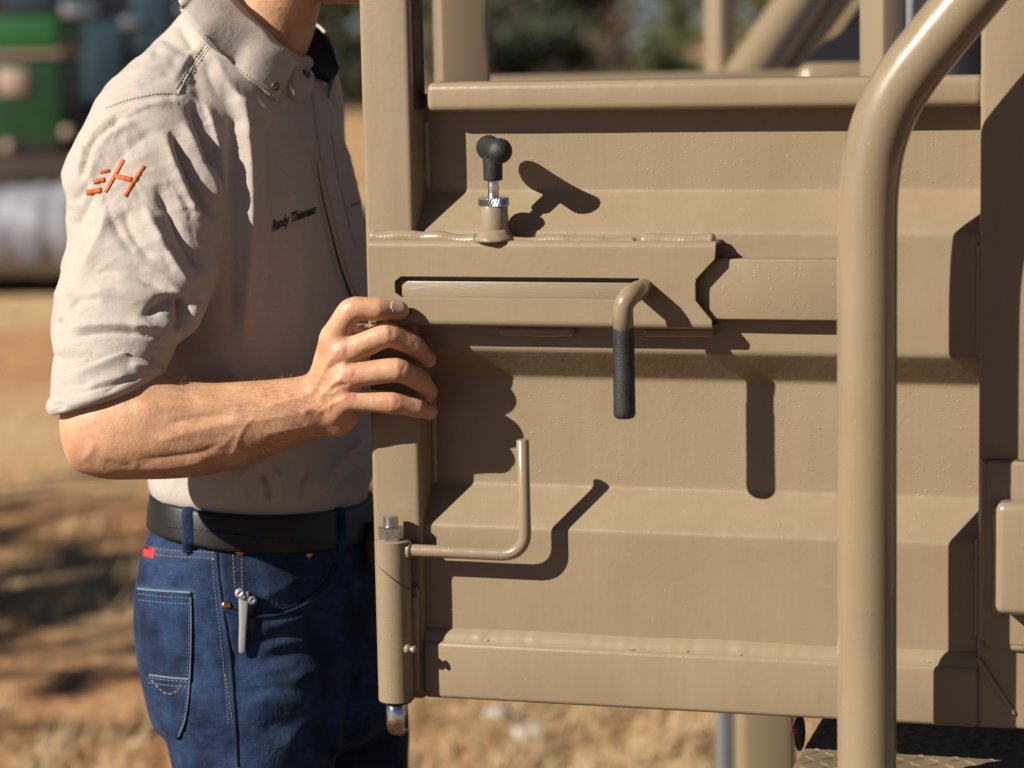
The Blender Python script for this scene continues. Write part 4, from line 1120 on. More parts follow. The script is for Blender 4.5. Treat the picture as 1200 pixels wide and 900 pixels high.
# near leaf from photograph outlines: fold line (top) and free edge (bottom)
topl = [(226, -62, 2.625), (242, -34, 2.61), (262, -12, 2.60), (290, 14, 2.592), (318, 42, 2.585), (340, 61, 2.59), (352, 74, 2.60)]
botl = [(203, -50, 2.62), (205, -16, 2.59), (218, 20, 2.552), (248, 58, 2.535), (284, 92, 2.532), (308, 110, 2.535), (326, 123, 2.54)]
NT, NB = catmull(topl, 6), catmull(botl, 6)
V = []; F = []; nt_ = len(NT); nk = 9
for i in range(nt_):
    a = U(*NT[i]); b = U(*NB[i]) 
    # keep the free edge just proud of the shirt
    q, nn = hit(SHB, NB[i][0], NB[i][1])
    if q is not None and i > 8: 
        b0 = b; b = q + nn * .0045; lim = (b0 - CAM).length + .008 + .004 * max(0, i - 16)
        if (b - CAM).length > lim: b = CAM + (b - CAM).normalized() * lim
    for k in range(nk):
        t = k / (nk - 1); p = a.lerp(b, t)
        q, nn = hit(SHB, *project(np.array([tuple(p)]))[0][0])
        bulge = Vector((-.25, -1, .35)).normalized() * (.010 * math.sin(math.pi * t) * (1 - .4*t)) + Vector((0, 0, .001 * math.sin(i * .9 + k)))
        p = p + bulge
        if q is not None and (p - CAM).length > (q - CAM).length - .004: p = CAM + (p - CAM).normalized() * ((q - CAM).length - .0045)
        V.append(p)
F = [(i*nk + j, (i+1)*nk + j, (i+1)*nk + j + 1, i*nk + j + 1) for i in range(nt_ - 1) for j in range(nk - 1)]
leafo = add('collar', V, F, 'shirt', shirt); md = leafo.modifiers.new('thickness', 'SOLIDIFY'); md.thickness = .0022; md.offset = 0
CLB = BVHTree.FromPolygons([tuple(v) for v in V], F)
seam(CLB, [(238, 40), (262, 66), (296, 94), (322, 114)], .0005, 'stitching', 'stitch_white', shirt, off=.0014, dash=(2, 1), step=1.3)
seam(CLB, [(326, 116), (336, 98), (346, 78)], .0005, 'stitching', 'stitch_white', shirt, off=.0014, dash=(2, 1), step=1.3)
button(CLB, 322, 101, .0046, .0016)
# far side of the collar: fold runs from the nape round to the far tip
ft = [(300, -34, 2.74), (330, -6, 2.735), (352, 22, 2.72), (372, 32, 2.705), (386, 50, 2.695), (396, 76, 2.68)]
fb = [(300, 20, 2.70), (326, 40, 2.70), (342, 58, 2.69), (350, 70, 2.675), (366, 88, 2.655), (384, 98, 2.65)]
A, B = catmull(ft, 5), catmull(fb, 5); V = []
for i in range(len(A)):
    for k in range(7):
        t = k / 6; p = U(*A[i]).lerp(U(*B[i]), t); p += Vector((.004, .006, 0)) * math.sin(math.pi * t); V.append(p)
F = [(i*7 + j, (i+1)*7 + j, (i+1)*7 + j + 1, i*7 + j + 1) for i in range(len(A) - 1) for j in range(6)]
o = add('collar_lining', V, F, 'shirt_in', shirt); md = o.modifiers.new('thickness', 'SOLIDIFY'); md.thickness = .002
# far leaf outside, falling on the far chest
fo = [(312, -36, 2.76), (340, -4, 2.76), (360, 20, 2.745), (378, 32, 2.725), (391, 50, 2.71), (397.5, 78, 2.685)]
fl = [(330, 10, 2.79), (350, 30, 2.785), (364, 44, 2.77), (378, 56, 2.74), (384, 90, 2.70), (386, 118, 2.675)]
A, B = catmull(fo, 5), catmull(fl, 5); V = []
for i in range(len(A)):
    for k in range(6): V.append(U(*A[i]).lerp(U(*B[i]), k / 5))
F = [(i*6 + j, (i+1)*6 + j, (i+1)*6 + j + 1, i*6 + j + 1) for i in range(len(A) - 1) for j in range(5)]
o = add('collar', V, F, 'shirt', shirt); md = o.modifiers.new('thickness', 'SOLIDIFY'); md.thickness = .002
# stand tab with the top button
patch(SHB, [(340, 76), (352, 75), (362, 84), (366, 98), (360, 112), (348, 122), (338, 114), (336, 92)], 'collar_stand', 'shirt', shirt, thick=.006, grid=3, base=-.004)
button(SHB, 354, 91, .0050, .007)

# ------------------------------------------------------------------ rolled cuff
def openloft(rings, n=64):
    V, F = loft(rings, n, caps=False); return V, F
c_rings = [sring((74, 402), (206, 398), 2.462, .054), sring((66, 412), (208, 402), 2.46, .0575), sring((62, 432), (207, 409), 2.455, .0590), sring((61, 452), (203, 419), 2.45, .0590), sring((60.5, 464), (200, 426), 2.447, .0575), sring((57.5, 469), (198, 430), 2.446, .0590), sring((56.5, 476), (195, 437), 2.444, .0580),
           sring((60, 482), (191, 443), 2.443, .0535), sring((66, 480), (187, 444), 2.443, .050), sring((74, 470), (184, 436), 2.444, .047), sring((78, 440), (188, 412), 2.446, .045)]
cv, cf = openloft(interp_rings(c_rings, 8), 150)
cv = np.array([tuple(v) for v in cv]); cf = np.array(cf)
ce = np.array([(f[0], f[1]) for f in cf] + [(f[0], f[3]) for f in cf])
if ((normals(cv, cf) * (cv - cv.mean(0))).sum(1))[:300].mean() < 0: cf = cf[:, ::-1].copy()
cv += normals(cv, cf) * (fbm(cv, 30, 8) * .0012)[:, None]
cv = strokes(cv, cf, ce, [([(75, 440), (110, 431), (150, 414), (185, 412), (205, 424)], 7, 5.0), ([(88, 434), (112, 420), (140, 413), (168, 415), (188, 420)], 4.5, -5.0, 1),
                          ([(146, 417), (168, 419), (186, 428), (196, 438)], 3.6, -6.0, 1), ([(150, 428), (172, 430), (188, 440)], 5, 3.5), ([(95, 458), (125, 446), (155, 438)], 7, 2.5), ([(66, 425), (78, 418), (100, 416)], 5, -2.5),
                          ([(62, 470), (70, 475), (72, 482)], 3.5, -5), ([(120, 462), (145, 448), (170, 442)], 3, -2.0), ([(68, 450), (84, 452), (110, 448)], 6, -2)])
cuff = add('rolled_cuff', cv, cf, 'shirt', shirt)
# ------------------------------------------------------------------ jeans
jn = [hring(572, 190, 428, 2.645, 1.32), hring(590, 184, 432, 2.645, 1.32), hring(612, 181, 437, 2.645, 1.32), hring(650, 168, 446, 2.645, 1.32), hring(700, 161, 453, 2.645, 1.3),
      hring(750, 163, 460, 2.645, 1.28), hring(800, 172, 466, 2.645, 1.25), hring(840, 185, 468, 2.65, 1.2), hring(862, 220, 440, 2.66, 1.1)]
def leg(rows):
    return [sring((a, y), (b, y), d, dr) for y, a, b, d, dr in rows]
nleg = leg([(745, 172, 400, 2.585, .085), (800, 178, 402, 2.58, .095), (850, 192, 398, 2.58, .095), (900, 205, 392, 2.58, .092), (1000, 222, 386, 2.59, .084), (1150, 236, 372, 2.60, .070), (1350, 246, 376, 2.62, .066), (1600, 256, 366, 2.63, .060), (1745, 252, 366, 2.63, .060)])
fleg = leg([(745, 300, 462, 2.73, .085), (800, 312, 472, 2.74, .092), (850, 322, 479, 2.74, .09), (900, 326, 479, 2.745, .088), (1000, 336, 478, 2.75, .08), (1150, 346, 470, 2.76, .068), (1350, 350, 472, 2.78, .064), (1600, 356, 458, 2.79, .058), (1700, 352, 458, 2.79, .058)])
jc, jf, je = remesh([loft(interp_rings(jn, 5), 64), loft(interp_rings(nleg, 5), 48), loft(interp_rings(fleg, 5), 48)], .0038, 8, .5)
jc += normals(jc, jf) * (fbm(jc, 24, 13) * .0010 + fbm(jc, 70, 15) * .00035)[:, None]
JF = [([(300, 735), (340, 728), (372, 712), (398, 690), (430, 672)], 6, 3.5), ([(296, 752), (330, 745), (375, 738), (430, 735)], 5, -2.5), ([(300, 765), (345, 752), (390, 755)], 6, 2.2),
      ([(408, 790), (396, 820), (392, 860), (394, 898)], 7, 5.0), ([(425, 780), (412, 830), (408, 898)], 8, -6.0), ([(330, 800), (360, 790), (400, 780), (440, 770)], 7, 2.5),
      ([(166, 648), (200, 656), (245, 657)], 4, -1.0), ([(280, 830), (320, 820), (370, 828)], 9, 2.0), ([(300, 860), (330, 850), (375, 862)], 8, -2.2), ([(210, 875), (235, 865), (262, 872)], 7, -2.0),
      ([(200, 700), (215, 740), (222, 800)], 8, 1.2), ([(255, 640), (262, 690), (268, 760), (272, 830), (274, 898)], 2.4, 1.0), ([(430, 690), (440, 720), (452, 760)], 7, -3)]
JF += [([(235, 700), (262, 735), (280, 790)], 9, -2.0), ([(300, 775), (350, 765), (400, 772)], 6, -2.4), ([(290, 790), (340, 782), (380, 790)], 5, 1.8), ([(300, 700), (330, 690), (360, 672)], 8, 2.0),
       ([(215, 868), (245, 862), (275, 872)], 5, 2.0), ([(212, 886), (245, 880), (280, 892)], 5, -2.2), ([(285, 815), (330, 806), (380, 815)], 5, -2.0), ([(240, 760), (256, 790), (262, 830)], 7, 1.6), ([(176, 660), (190, 680), (215, 688)], 6, -1.5), ([(330, 880), (356, 850), (382, 835)], 7, 2.6)]
jc = strokes(jc, jf, je, [(s[0], s[1], s[2] * 1.35, *s[3:]) for s in JF])
jeans = add('jeans', jc, jf, 'denim', man)
jpx, _ = project(jc); fade = np.zeros(len(jc)); gf = np.random.default_rng(21)
for ln, wd, am in (([(254, 640), (256, 670), (262, 715), (270, 770), (275, 830), (279, 898)], 4, .8), ([(262, 714), (290, 722), (325, 721), (358, 708), (384, 686)], 4, .9), ([(160, 689), (190, 692), (225, 694)], 4, .9), ([(226, 694), (224, 800), (211, 867)], 4, .7),
                   ([(176, 796), (221, 799)], 4, .7), ([(330, 730), (335, 800), (330, 898)], 26, .45), ([(205, 720), (202, 790)], 20, .35), ([(170, 645), (254, 652)], 4, .6), ([(295, 655), (330, 690)], 12, .5), ([(305, 690), (330, 700)], 8, .5)):
    dd_, fr_, _s = seg_dist(jpx, ln); fade = np.maximum(fade, am * np.exp(-(dd_ / wd) ** 2))
fade *= .55 + .45 * np.clip(fbm(jc, 120, 31) + .6, 0, 1.4)
at = jeans.data.attributes.new('fade', 'FLOAT', 'POINT'); at.data.foreach_set('value', fade.astype(np.float32))
mdn = M['denim']; n, l = mdn.node_tree.nodes, mdn.node_tree.links; p = n['Principled BSDF']; src = p.inputs['Base Color'].links[0].from_socket
an = n.new('ShaderNodeAttribute'); an.attribute_name = 'fade'; mx = n.new('ShaderNodeMix'); mx.data_type = 'RGBA'; mx.inputs[7].default_value = (.055, .095, .165, 1)
mu = n.new('ShaderNodeMath'); mu.operation = 'MULTIPLY'; mu.inputs[1].default_value = .6; l.new(an.outputs['Fac'], mu.inputs[0]); l.new(mu.outputs[0], mx.inputs[0]); l.new(src, mx.inputs[6]); l.new(mx.outputs[2], p.inputs['Base Color'])
JB = BVHTree.FromPolygons(jc.tolist(), jf.tolist())
# back pocket
pk = [(160, 689), (190, 692), (225, 694), (226, 740), (224, 800), (219, 845), (211, 867), (194, 856), (182, 842), (176, 812), (168, 768), (163, 725)]
pocket = patch(JB, pk, 'back_pocket', 'denim', jeans, thick=.0032, grid=4)
PB = BVHTree.FromPolygons([tuple(wm(pocket) @ v.co) for v in pocket.data.vertices], [tuple(p.vertices) for p in pocket.data.polygons])
for ln in ([(162, 696), (190, 699), (224, 701)], [(163, 703), (190, 706), (223, 708)], [(221, 702), (221.5, 745), (219.5, 800), (215, 842), (209, 861)], [(174, 794), (196, 797), (221, 799)], [(174, 800), (196, 803), (221, 805)]):
    seam(PB, ln, .00045, 'stitching', 'stitch_blue', jeans, off=.0002, dash=(2, 1), step=1.3)
seam(PB, [(178, 797), (186, 806), (196, 813), (206, 811), (214, 800)], .0006, 'stitching', 'stitch_tan', jeans, off=.0003, dash=(2, 1), step=1.3)
seam(PB, [(161, 690), (190, 692.5), (224, 694.5)], .0011, 'pocket_hem', 'stitch_blue', jeans)
seam(PB, [(175, 791), (198, 794), (222, 796)], .0009, 'pocket_hem', 'stitch_blue', jeans)
seam(PB, [(223.5, 700), (224, 740), (222, 800), (217, 842), (209, 864)], .0008, 'pocket_hem', 'stitch_blue', jeans)
seam(PB, [(226, 694), (226.5, 740), (224.5, 800), (219.5, 845), (211, 867)], .0013, 'pocket_edge', 'denim_dark', jeans)
# yoke, side seam, front pocket
for ln, mt in (([(170, 641), (200, 645), (240, 647), (254, 648)], 'stitch_tan'), ([(169, 648), (200, 652), (240, 654), (254, 655)], 'stitch_tan'),
               ([(249, 655), (252, 690), (258, 740), (264, 800), (268, 850)], 'stitch_blue'), ([(273, 650), (275, 680), (277, 700)], 'stitch_tan'), ([(283, 650), (284, 680), (286, 698)], 'stitch_tan'),
               ([(286, 716), (320, 716), (352, 708), (378, 692)], 'stitch_blue'), ([(264, 790), (268, 815), (272, 842)], 'stitch_tan')):
    seam(JB, ln, .00045, 'stitching', mt, jeans, off=.0003, dash=(2, 1), step=1.3)
seam(JB, [(254, 640), (256, 670), (262, 715), (270, 770), (275, 830), (279, 898)], .0014, 'side_seam', 'denim_dark', jeans)
seam(JB, [(262, 714), (290, 722), (325, 721), (358, 708), (384, 686), (396, 664), (400, 640)], .0022, 'pocket_opening', 'denim', jeans, off=.0005)
seam(JB, [(262, 710), (290, 717), (325, 716), (356, 703), (381, 682), (392, 660)], .0014, 'pocket_gap', 'denim_dark', jeans)
def rivet(x, y, r=.0048):
    q, nn = hit(JB, x, y); V, F = tube([q - nn*.001, q + nn*.0012, q + nn*.0022, q + nn*.0026], [r, r, r*.75, r*.2], 16); add('rivet', V, F, 'copper', jeans)
rivet(281, 646); rivet(265, 709.5); rivet(362, 650, .004)
patch(JB, [(169, 640), (182, 642), (180, 655), (167, 652)], 'red_tab', 'red_tab', jeans, thick=.0012, grid=3)
# belt: band round the waist
def band(rows, off, name, material, parent, th=.0035, n=140):
    """rows: (py left, py right, extra)"""
    V = []; rings = []
    for (yl, yr, o_) in rows:
        y = (yl + yr) / 2
        xl = np.interp(y, [575, 590, 612, 650], [188, 186, 184, 176]); xr = np.interp(y, [575, 590, 612, 650], [429, 432, 437, 446]) + 1
        a, b = U(xl, yl, 2.645), U(xr, yr, 2.645); c = (a + b) / 2; hx = Vector((b.x - a.x, b.y - a.y, 0)).length / 2 + off + o_
        A = hx / hsup(1.32, 2.15)
        ring = []
        for j in range(n):
            t = 2*math.pi*j/n; ct, st = math.cos(t), math.sin(t); pw = 2.15
            x = math.copysign(abs(ct)**(2/pw), ct); s_ = math.copysign(abs(st)**(2/pw), st)
            p = c + FD*(A*x) + SD*(A*1.32*s_); p.z += (b.z - a.z) * (p.x - c.x) / (b.x - a.x); ring.append(p)
        rings.append(ring)
    for r in rings: V += r
    k = len(rings)
    F = [(i*n + j, i*n + (j+1) % n, ((i+1) % k)*n + (j+1) % n, ((i+1) % k)*n + j) for i in range(k) for j in range(n)]
    return add(name, V, F, material, parent)
T, B = (568, 587), (605, 632)
def lerp2(t): return (T[0] + (B[0]-T[0])*t, T[1] + (B[1]-T[1])*t)
belt = band([(*lerp2(0), -.002), (*lerp2(.0), .0008), (*lerp2(.05), .0018), (*lerp2(.12), .0022), (*lerp2(.5), .0026), (*lerp2(.88), .0022), (*lerp2(.95), .0018), (*lerp2(1), .0008), (*lerp2(1), -.002)], .003, 'belt', 'belt', man)
BB = BVHTree.FromPolygons([tuple(wm(belt) @ v.co) for v in belt.data.vertices], [tuple(p.vertices) for p in belt.data.polygons])
for t_ in (.86,):
    seam(BB, [(x, lerp2(t_)[0] + (lerp2(t_)[1] - lerp2(t_)[0]) * (x - 190) / 240 + 17) for x in range(196, 432, 12)], .0005, 'stitching', 'denim_dark', belt, off=.0001, dash=(2, 1), step=1.6)
# belt loops
for (x, y0, y1, w_) in ((221, 577, 648, 7.5), (397, 592, 660, 6)):
    P = []
    for y in np.linspace(y0, y1, 16):
        q, nn = hit(BB, x + (y - y0) * .02, y, .0022)
        if q is None: q, nn = hit(JB, x + (y - y0)*.02, y, .0022)
        if q is None: q, nn = U(x, y, 2.50), Vector((0, -1, 0))
        P.append((q, nn))
    qi = min((q for q, _ in P), key=lambda q: q.y)
    V = []; F = []
    wd = w_ / FPX * 2.5
    for i, (q, nn) in enumerate(P):
        for sx_ in (-1, -.8, -.3, .3, .8, 1):
            V.append(q + Vector((1, .1, 0)).normalized() * (wd * sx_) + Vector((0, -.0012 * (1 - abs(sx_)**4), 0)))
    F = [(i*6 + j, (i+1)*6 + j, (i+1)*6 + j + 1, i*6 + j + 1) for i in range(len(P) - 1) for j in range(5)]
    o = add('belt_loop', V, F, 'denim', jeans); md = o.modifiers.new('thickness', 'SOLIDIFY'); md.thickness = .002; md.offset = -1
# waistband edge above the belt
band([(572, 588, .0), (572, 588, .002), (580, 597, .003), (584, 603, .003), (584, 603, 0)], .0005, 'waistband', 'denim', jeans)
# pocket knife clip
q, nn = hit(JB, 285, 700, .004)
V = []; F = []
cl = [(285, 693, 6.5), (285.5, 700, 6.5), (285, 712, 5.5), (284.5, 730, 4.6), (284, 748, 4.2), (284, 762, 4.0), (284, 765.5, 2.2)]
for i, (x, y, wd) in enumerate(cl):
    q, nn = hit(JB, x, y, .0055 - .0002*i); 
    for s_ in (-1, -.6, .6, 1): V.append(q + Vector((wd / FPX * 2.55 * s_, 0, 0)) + nn * (.0006 if abs(s_) < .8 else 0))
F = [(i*4 + j, (i+1)*4 + j, (i+1)*4 + j + 1, i*4 + j + 1) for i in range(len(cl) - 1) for j in range(3)]
M['clip'] = mat('pale_clip', (.50, .50, .49), .45, metal=.4)
knife = empty('pocket_knife', hit(JB, 285, 712, .003)[0], 'folding knife with a pale metal clip hooked on the jeans pocket edge', 'knife')
o = add('clip', V, F, 'clip', knife); md = o.modifiers.new('thickness', 'SOLIDIFY'); md.thickness = .0012
for (x, y, r, mt, nm) in ((284, 699, .0033, 'grey_steel', 'clip_screw'), (281, 695, .0050, 'clip', 'clip_plate'), (295, 703, .0046, 'grey_steel', 'pivot')):
    q, nn = hit(JB, x, y, .0045); V, F = tube([q - nn*.004, q + nn*.002, q + nn*.0032, q + nn*.0030], [r, r, r*.8, r*.3], 18); add(nm, V, F, mt, knife)
q, nn = hit(JB, 290, 705, -.002); a = hit(JB, 296, 745, -.006)[0]
V, F = tube([q, q.lerp(a, .5), a], .006, 12, round_caps=True); add('handle', V, F, 'rubber', knife)
# braided leather sheath on the belt
P = [hit(JB, 429, y, .012)[0] or U(429, y, 2.52) for y in (616, 628, 640, 652, 662)]
V, F = tube(P, [.010, .013, .0135, .012, .007], 20, jitter=lambda i, j: 1 + .06*math.sin(j*2.5 + i*2)); sh_ = add('leather_pouch', V, F, 'brown_leather', man)
# boots
for nm, rr_ in (('n', nleg), ('f', fleg)):
    c = Vector(rr_[-1][0]); c.z = 0
    bt = [(c + Vector((0, 0, .16)), FD*.055, SD*.05), (c + Vector((0, 0, .10)) + FD*.0, FD*.058, SD*.05), (c + FD*.02 + Vector((0, 0, .075)), FD*.085, SD*.05),
          (c + FD*.06 + Vector((0, 0, .05)), FD*.135, SD*.052), (c + FD*.07 + Vector((0, 0, .025)), FD*.148, SD*.054), (c + FD*.07, FD*.148, SD*.054)]
    V, F = loft(interp_rings(bt, 4), 36); add('boot', V, F, 'brown_leather', man)

# ------------------------------------------------------------------ body: one skin from head to hands
parts = []
# torso and legs under the clothes
tc_ = [(Vector(r[0]), Vector(r[1])*.80, Vector(r[2])*.80) for r in (hring(860, 215, 440, 2.65, 1.2), hring(750, 170, 452, 2.645, 1.28), hring(600, 190, 428, 2.645, 1.32), hring(400, 180, 425, 2.655, 1.4), hring(200, 170, 395, 2.67, 1.5), hring(90, 195, 365, 2.67, 1.3))]
nk_ = [(Vector(r[0]), Vector(r[1]), Vector(r[2])) for r in (hring(60, 255, 362, 2.655, 1.05), hring(30, 268, 372, 2.65, .98), hring(0, 272, 378, 2.645, .95), hring(-40, 278, 380, 2.645, .95), hring(-90, 285, 372, 2.645, .95))]
parts.append(loft(interp_rings(tc_ + nk_, 4), 40))
for rr_ in (nleg, fleg):
    parts.append(loft([(Vector(c), Vector(a)*.72, Vector(b)*.72) for c, a, b, *_ in interp_rings(rr_[:-1], 3)], 24))
# head
HC = U(352, -118, 2.645)                       # centre of the head
HF = Vector((math.cos(R(16)), -math.sin(R(16)), 0)); HS = Vector((math.sin(R(16)), math.cos(R(16)), 0)); UZ = Vector((0, 0, 1))
def hp_(f, s, z): return HC + HF*f + HS*s + UZ*z
def ell(c, a, b, c_): 
    V, F = sphere((0, 0, 0), 1, 28, 18); return [c + HF*(v.x*a) + HS*(v.y*b) + UZ*(v.z*c_) for v in V], F
parts.append(ell(hp_(-.012, 0, .035), .096, .077, .092))
parts.append(loft(interp_rings([(hp_(.020, 0, .05), HF*.072, HS*.066), (hp_(.022, 0, .01), HF*.074, HS*.066), (hp_(.018, 0, -.03), HF*.074, HS*.063), (hp_(.022, 0, -.065), HF*.066, HS*.055), (hp_(.040, 0, -.092), HF*.042, HS*.042), (hp_(.048, 0, -.106), HF*.022, HS*.026)], 4), 32))
parts.append(ell(hp_(.078, 0, -.098), .018, .022, .017))       # chin
parts.append(tube([hp_(.090, 0, .022), hp_(.104, 0, .0), hp_(.117, 0, -.022), hp_(.105, 0, -.030)], [.009, .011, .014, .011], 14, round_caps=True))
for s in (-1, 1):
    parts.append(ell(hp_(.112, s*.012, -.027), .009, .008, .007))
    parts.append(ell(hp_(.062, s*.034, -.012), .026, .024, .022))     # cheek
    parts.append(ell(hp_(.080, s*.030, .032), .014, .026, .008))      # brow
    parts.append(ell(hp_(-.012, s*.077, -.002), .016, .007, .030))    # ear
    parts.append(ell(hp_(-.004, s*.078, -.022), .009, .006, .010))
parts.append(ell(hp_(.090, 0, -.052), .010, .024, .006)); parts.append(ell(hp_(.088, 0, -.064), .010, .020, .007))
# right arm
parts.append(loft(interp_rings([sring((125, 130), (230, 140), 2.58, .045), sring((110, 250), (225, 255), 2.52, .048), sring((92, 360), (205, 365), 2.478, .047), sring((76, 450), (186, 440), 2.448, .044), sring((70, 500), (180, 500), 2.440, .041), sring((82, 537), (160, 542), 2.438, .032), sring((98, 553), (140, 556), 2.436, .016)], 5), 36))
def aring(T_, B_, d, dr, pw=2.1):
    a, b = U(*T_, d), U(*B_, d); return ((a + b)/2, (a - b)/2, Vector((0, dr, 0)), pw)
fore = [aring((86, 466), (72, 515), 2.440, .024), aring((110, 440), (86, 547), 2.438, .040), aring((140, 432), (122, 560), 2.436, .047), aring((172, 432), (160, 561), 2.436, .050), aring((205, 442), (205, 560), 2.436, .048),
        aring((240, 449), (245, 556), 2.436, .044), aring((290, 447), (292, 543), 2.436, .038), aring((330, 444), (334, 527), 2.437, .034), aring((360, 439), (368, 515), 2.438, .030), aring((376, 428), (390, 513), 2.438, .026)]
parts.append(loft(interp_rings(fore, 5), 40))
# right hand: gate coordinates from photograph pixels and height over the sheet
def H(x, y, h): return GW(x, y, h)
wr = H(372, 474, .060)
CMC = {'i': H(378, 448, .068), 'm': H(376, 462, .072), 'r': H(378, 477, .070), 'p': H(382, 492, .062)}
FING = {   # MCP, PIP, DIP, tip (centre lines) and radii
    'i': ([(391, 396, .088), (411, 362, .098), (443, 362, .092), (468, 364, .0785)], (.0142, .0128, .0113, .0092)),
    'm': ([(402, 413, .092), (454, 391, .086), (486, 405, .068), (501, 421, .050)], (.0138, .0122, .0108, .0088)),
    'r': ([(407, 440, .092), (466, 433, .086), (493, 446, .066), (503, 459, .048)], (.0134, .0118, .0106, .0086)),
    'p': ([(408, 467, .085), (461, 472, .080), (489, 478, .066), (503, 482, .050)], (.0128, .0110, .0100, .0084))}
def chain(P, rr, n=22):
    P = [Vector(p) for p in P]; out = []; ro = []
    for i in range(len(P) - 1):
        for k in range(6):
            t = k / 6; out.append(P[i].lerp(P[i+1], t)); ro.append(rr[i]*(1 - t) + rr[i+1]*t - .0007*math.sin(math.pi*t))
    out.append(P[-1]); ro.append(rr[-1]); 
    sm = [out[0]] + [(out[i-1] + out[i]*2 + out[i+1])/4 for i in range(1, len(out)-1)] + [out[-1]]
    return tube(sm, ro, n, round_caps=True)
for k, (P, rr) in FING.items():
    parts.append(chain([H(*p) for p in P], rr))
    parts.append(chain([CMC[k], CMC[k].lerp(H(*P[0]), .5), H(*P[0])], (.0150, .0145, rr[0] + .0004)))
# palm pad, heel of the hand, thumb behind the post
parts.append(chain([H(388, 420, .062), H(400, 450, .064), H(396, 478, .060)], (.017, .020, .018)))
parts.append(chain([H(378, 490, .058), H(394, 494, .060), H(406, 488, .066)], (.0155, .0170, .0125)))
parts.append(chain([H(374, 462, .050), H(388, 425, .045), H(406, 396, .024), H(424, 392, -.018), H(448, 392, -.024)], (.018, .0175, .0135, .0115, .0095)))
parts.append(chain([H(388, 432, .072), H(392, 408, .078)], (.016, .0145)))
parts.append(chain([H(352, 478, .062), H(372, 472, .062), H(388, 466, .066)], (.026, .0245, .022)))
# left arm and hand hanging on the far side
parts.append(loft(interp_rings([(U(340, 110, 2.83), Vector((.045, 0, 0)), Vector((0, .045, 0))), (U(335, 250, 2.86), Vector((.044, 0, 0)), Vector((0, .044, 0))), (U(322, 430, 2.88), Vector((.040, 0, 0)), Vector((0, .040, 0))), (U(330, 560, 2.88), Vector((.036, 0, 0)), Vector((0, .034, 0))), (U(345, 690, 2.86), Vector((.027, 0, 0)), Vector((0, .024, 0))), (U(350, 720, 2.86), Vector((.028, 0, 0)), Vector((0, .020, 0)))], 5), 30))
lw_ = U(350, 715, 2.86)
parts.append(loft(interp_rings([(lw_, Vector((.027, 0, 0)), Vector((0, .018, 0))), (lw_ + Vector((.004, 0, -.05)), Vector((.038, 0, 0)), Vector((0, .015, 0))), (lw_ + Vector((.006, 0, -.09)), Vector((.038, 0, 0)), Vector((0, .012, 0)))], 4), 24))
for i, (dx, L) in enumerate(((.032, .070), (.011, .08), (-.011, .074), (-.031, .058))):
    b_ = lw_ + Vector((.006 + dx, 0, -.085)); parts.append(chain([b_, b_ + Vector((.004, -.006, -L*.45)), b_ + Vector((.002, -.018, -L*.78)), b_ + Vector((-.002, -.028, -L))], (.0105, .0098, .0088, .0075), 14))
parts.append(chain([lw_ + Vector((.022, -.004, -.03)), lw_ + Vector((.046, -.012, -.065)), lw_ + Vector((.046, -.02, -.098))], (.014, .0115, .0085), 14))
bc, bf, be = remesh(parts, .0017, 3, .5)
px, _z = project(bc)
hand_w = np.clip((px[:, 0] - 340) / 30, 0, 1) * (bc[:, 1] < 2.60) * (px[:, 1] > 300)
# blend hard unions on the back of the hand and wrist
bw = np.clip((px[:, 0] - 330) / 25, 0, 1) * np.clip((418 - px[:, 0]) / 12, 0, 1) * (bc[:, 1] < 2.60) * (px[:, 1] > 300)
bc = lap(bc, be, 26, .5, w=bw, taubin=False)
arm_w = (bc[:, 1] < 2.60) * (px[:, 1] > 380) * (px[:, 0] < 420)
bc = lap(bc, be, 8, .5, w=np.clip(arm_w * (px[:, 0] < 350), 0, 1).astype(float), taubin=False)
ARM = [  # muscle lines, tendons and veins
    ([(150, 478), (200, 476), (250, 472), (300, 470)], 9, 2.2), ([(130, 470), (165, 462), (205, 462), (240, 470)], 6, -1.6), ([(190, 498), (230, 490), (280, 484)], 5, -1.6),
    ([(170, 520), (215, 508), (260, 498), (300, 494)], 8, 1.8), ([(160, 538), (190, 537), (235, 530), (262, 520)], 4.5, -1.6), ([(160, 548), (200, 548), (250, 538)], 6, 1.6),
    ([(268, 540), (276, 525), (282, 508), (290, 496), (305, 486)], 3.6, 1.1), ([(250, 528), (266, 518), (276, 506)], 3, .6), ([(290, 496), (320, 490), (350, 486)], 2.4, .7),
    ([(200, 452), (235, 462), (270, 462), (310, 456)], 8, -1.4), ([(305, 478), (335, 470), (360, 462), (380, 446)], 4, 1.0), ([(300, 512), (330, 505), (360, 500), (374, 498)], 4, .9),
    ([(120, 540), (140, 545), (160, 545)], 5, -1.0), ([(95, 540), (105, 530), (112, 515)], 6, 1.2),
    ([(352, 486), (362, 480), (372, 480), (380, 486)], 4, 1.8), 
    ([(366, 462), (376, 440), (388, 420), (398, 412)], 3.2, 1.5), ([(372, 470), (388, 452), (404, 441)], 3.2, 1.6), ([(376, 482), (392, 472), (406, 466)], 3.0, 1.3),
    ([(384, 434), (396, 426), (404, 424)], 3, -1.3), ([(388, 458), (398, 452), (410, 452)], 3, -1.3), ([(368, 452), (380, 460), (392, 460), (398, 448)], 1.7, .7), ([(384, 462), (388, 474), (384, 486)], 1.7, .7),
    ([(388, 414), (397, 410), (406, 411)], 7, 1.2), ([(398, 439), (408, 435), (416, 437)], 7, 1.2), ([(400, 466), (410, 462), (418, 464)], 7, 1.1)]
bc = strokes(bc, bf, be, ARM, (bc[:, 1] < 2.60).astype(float))
FW = []
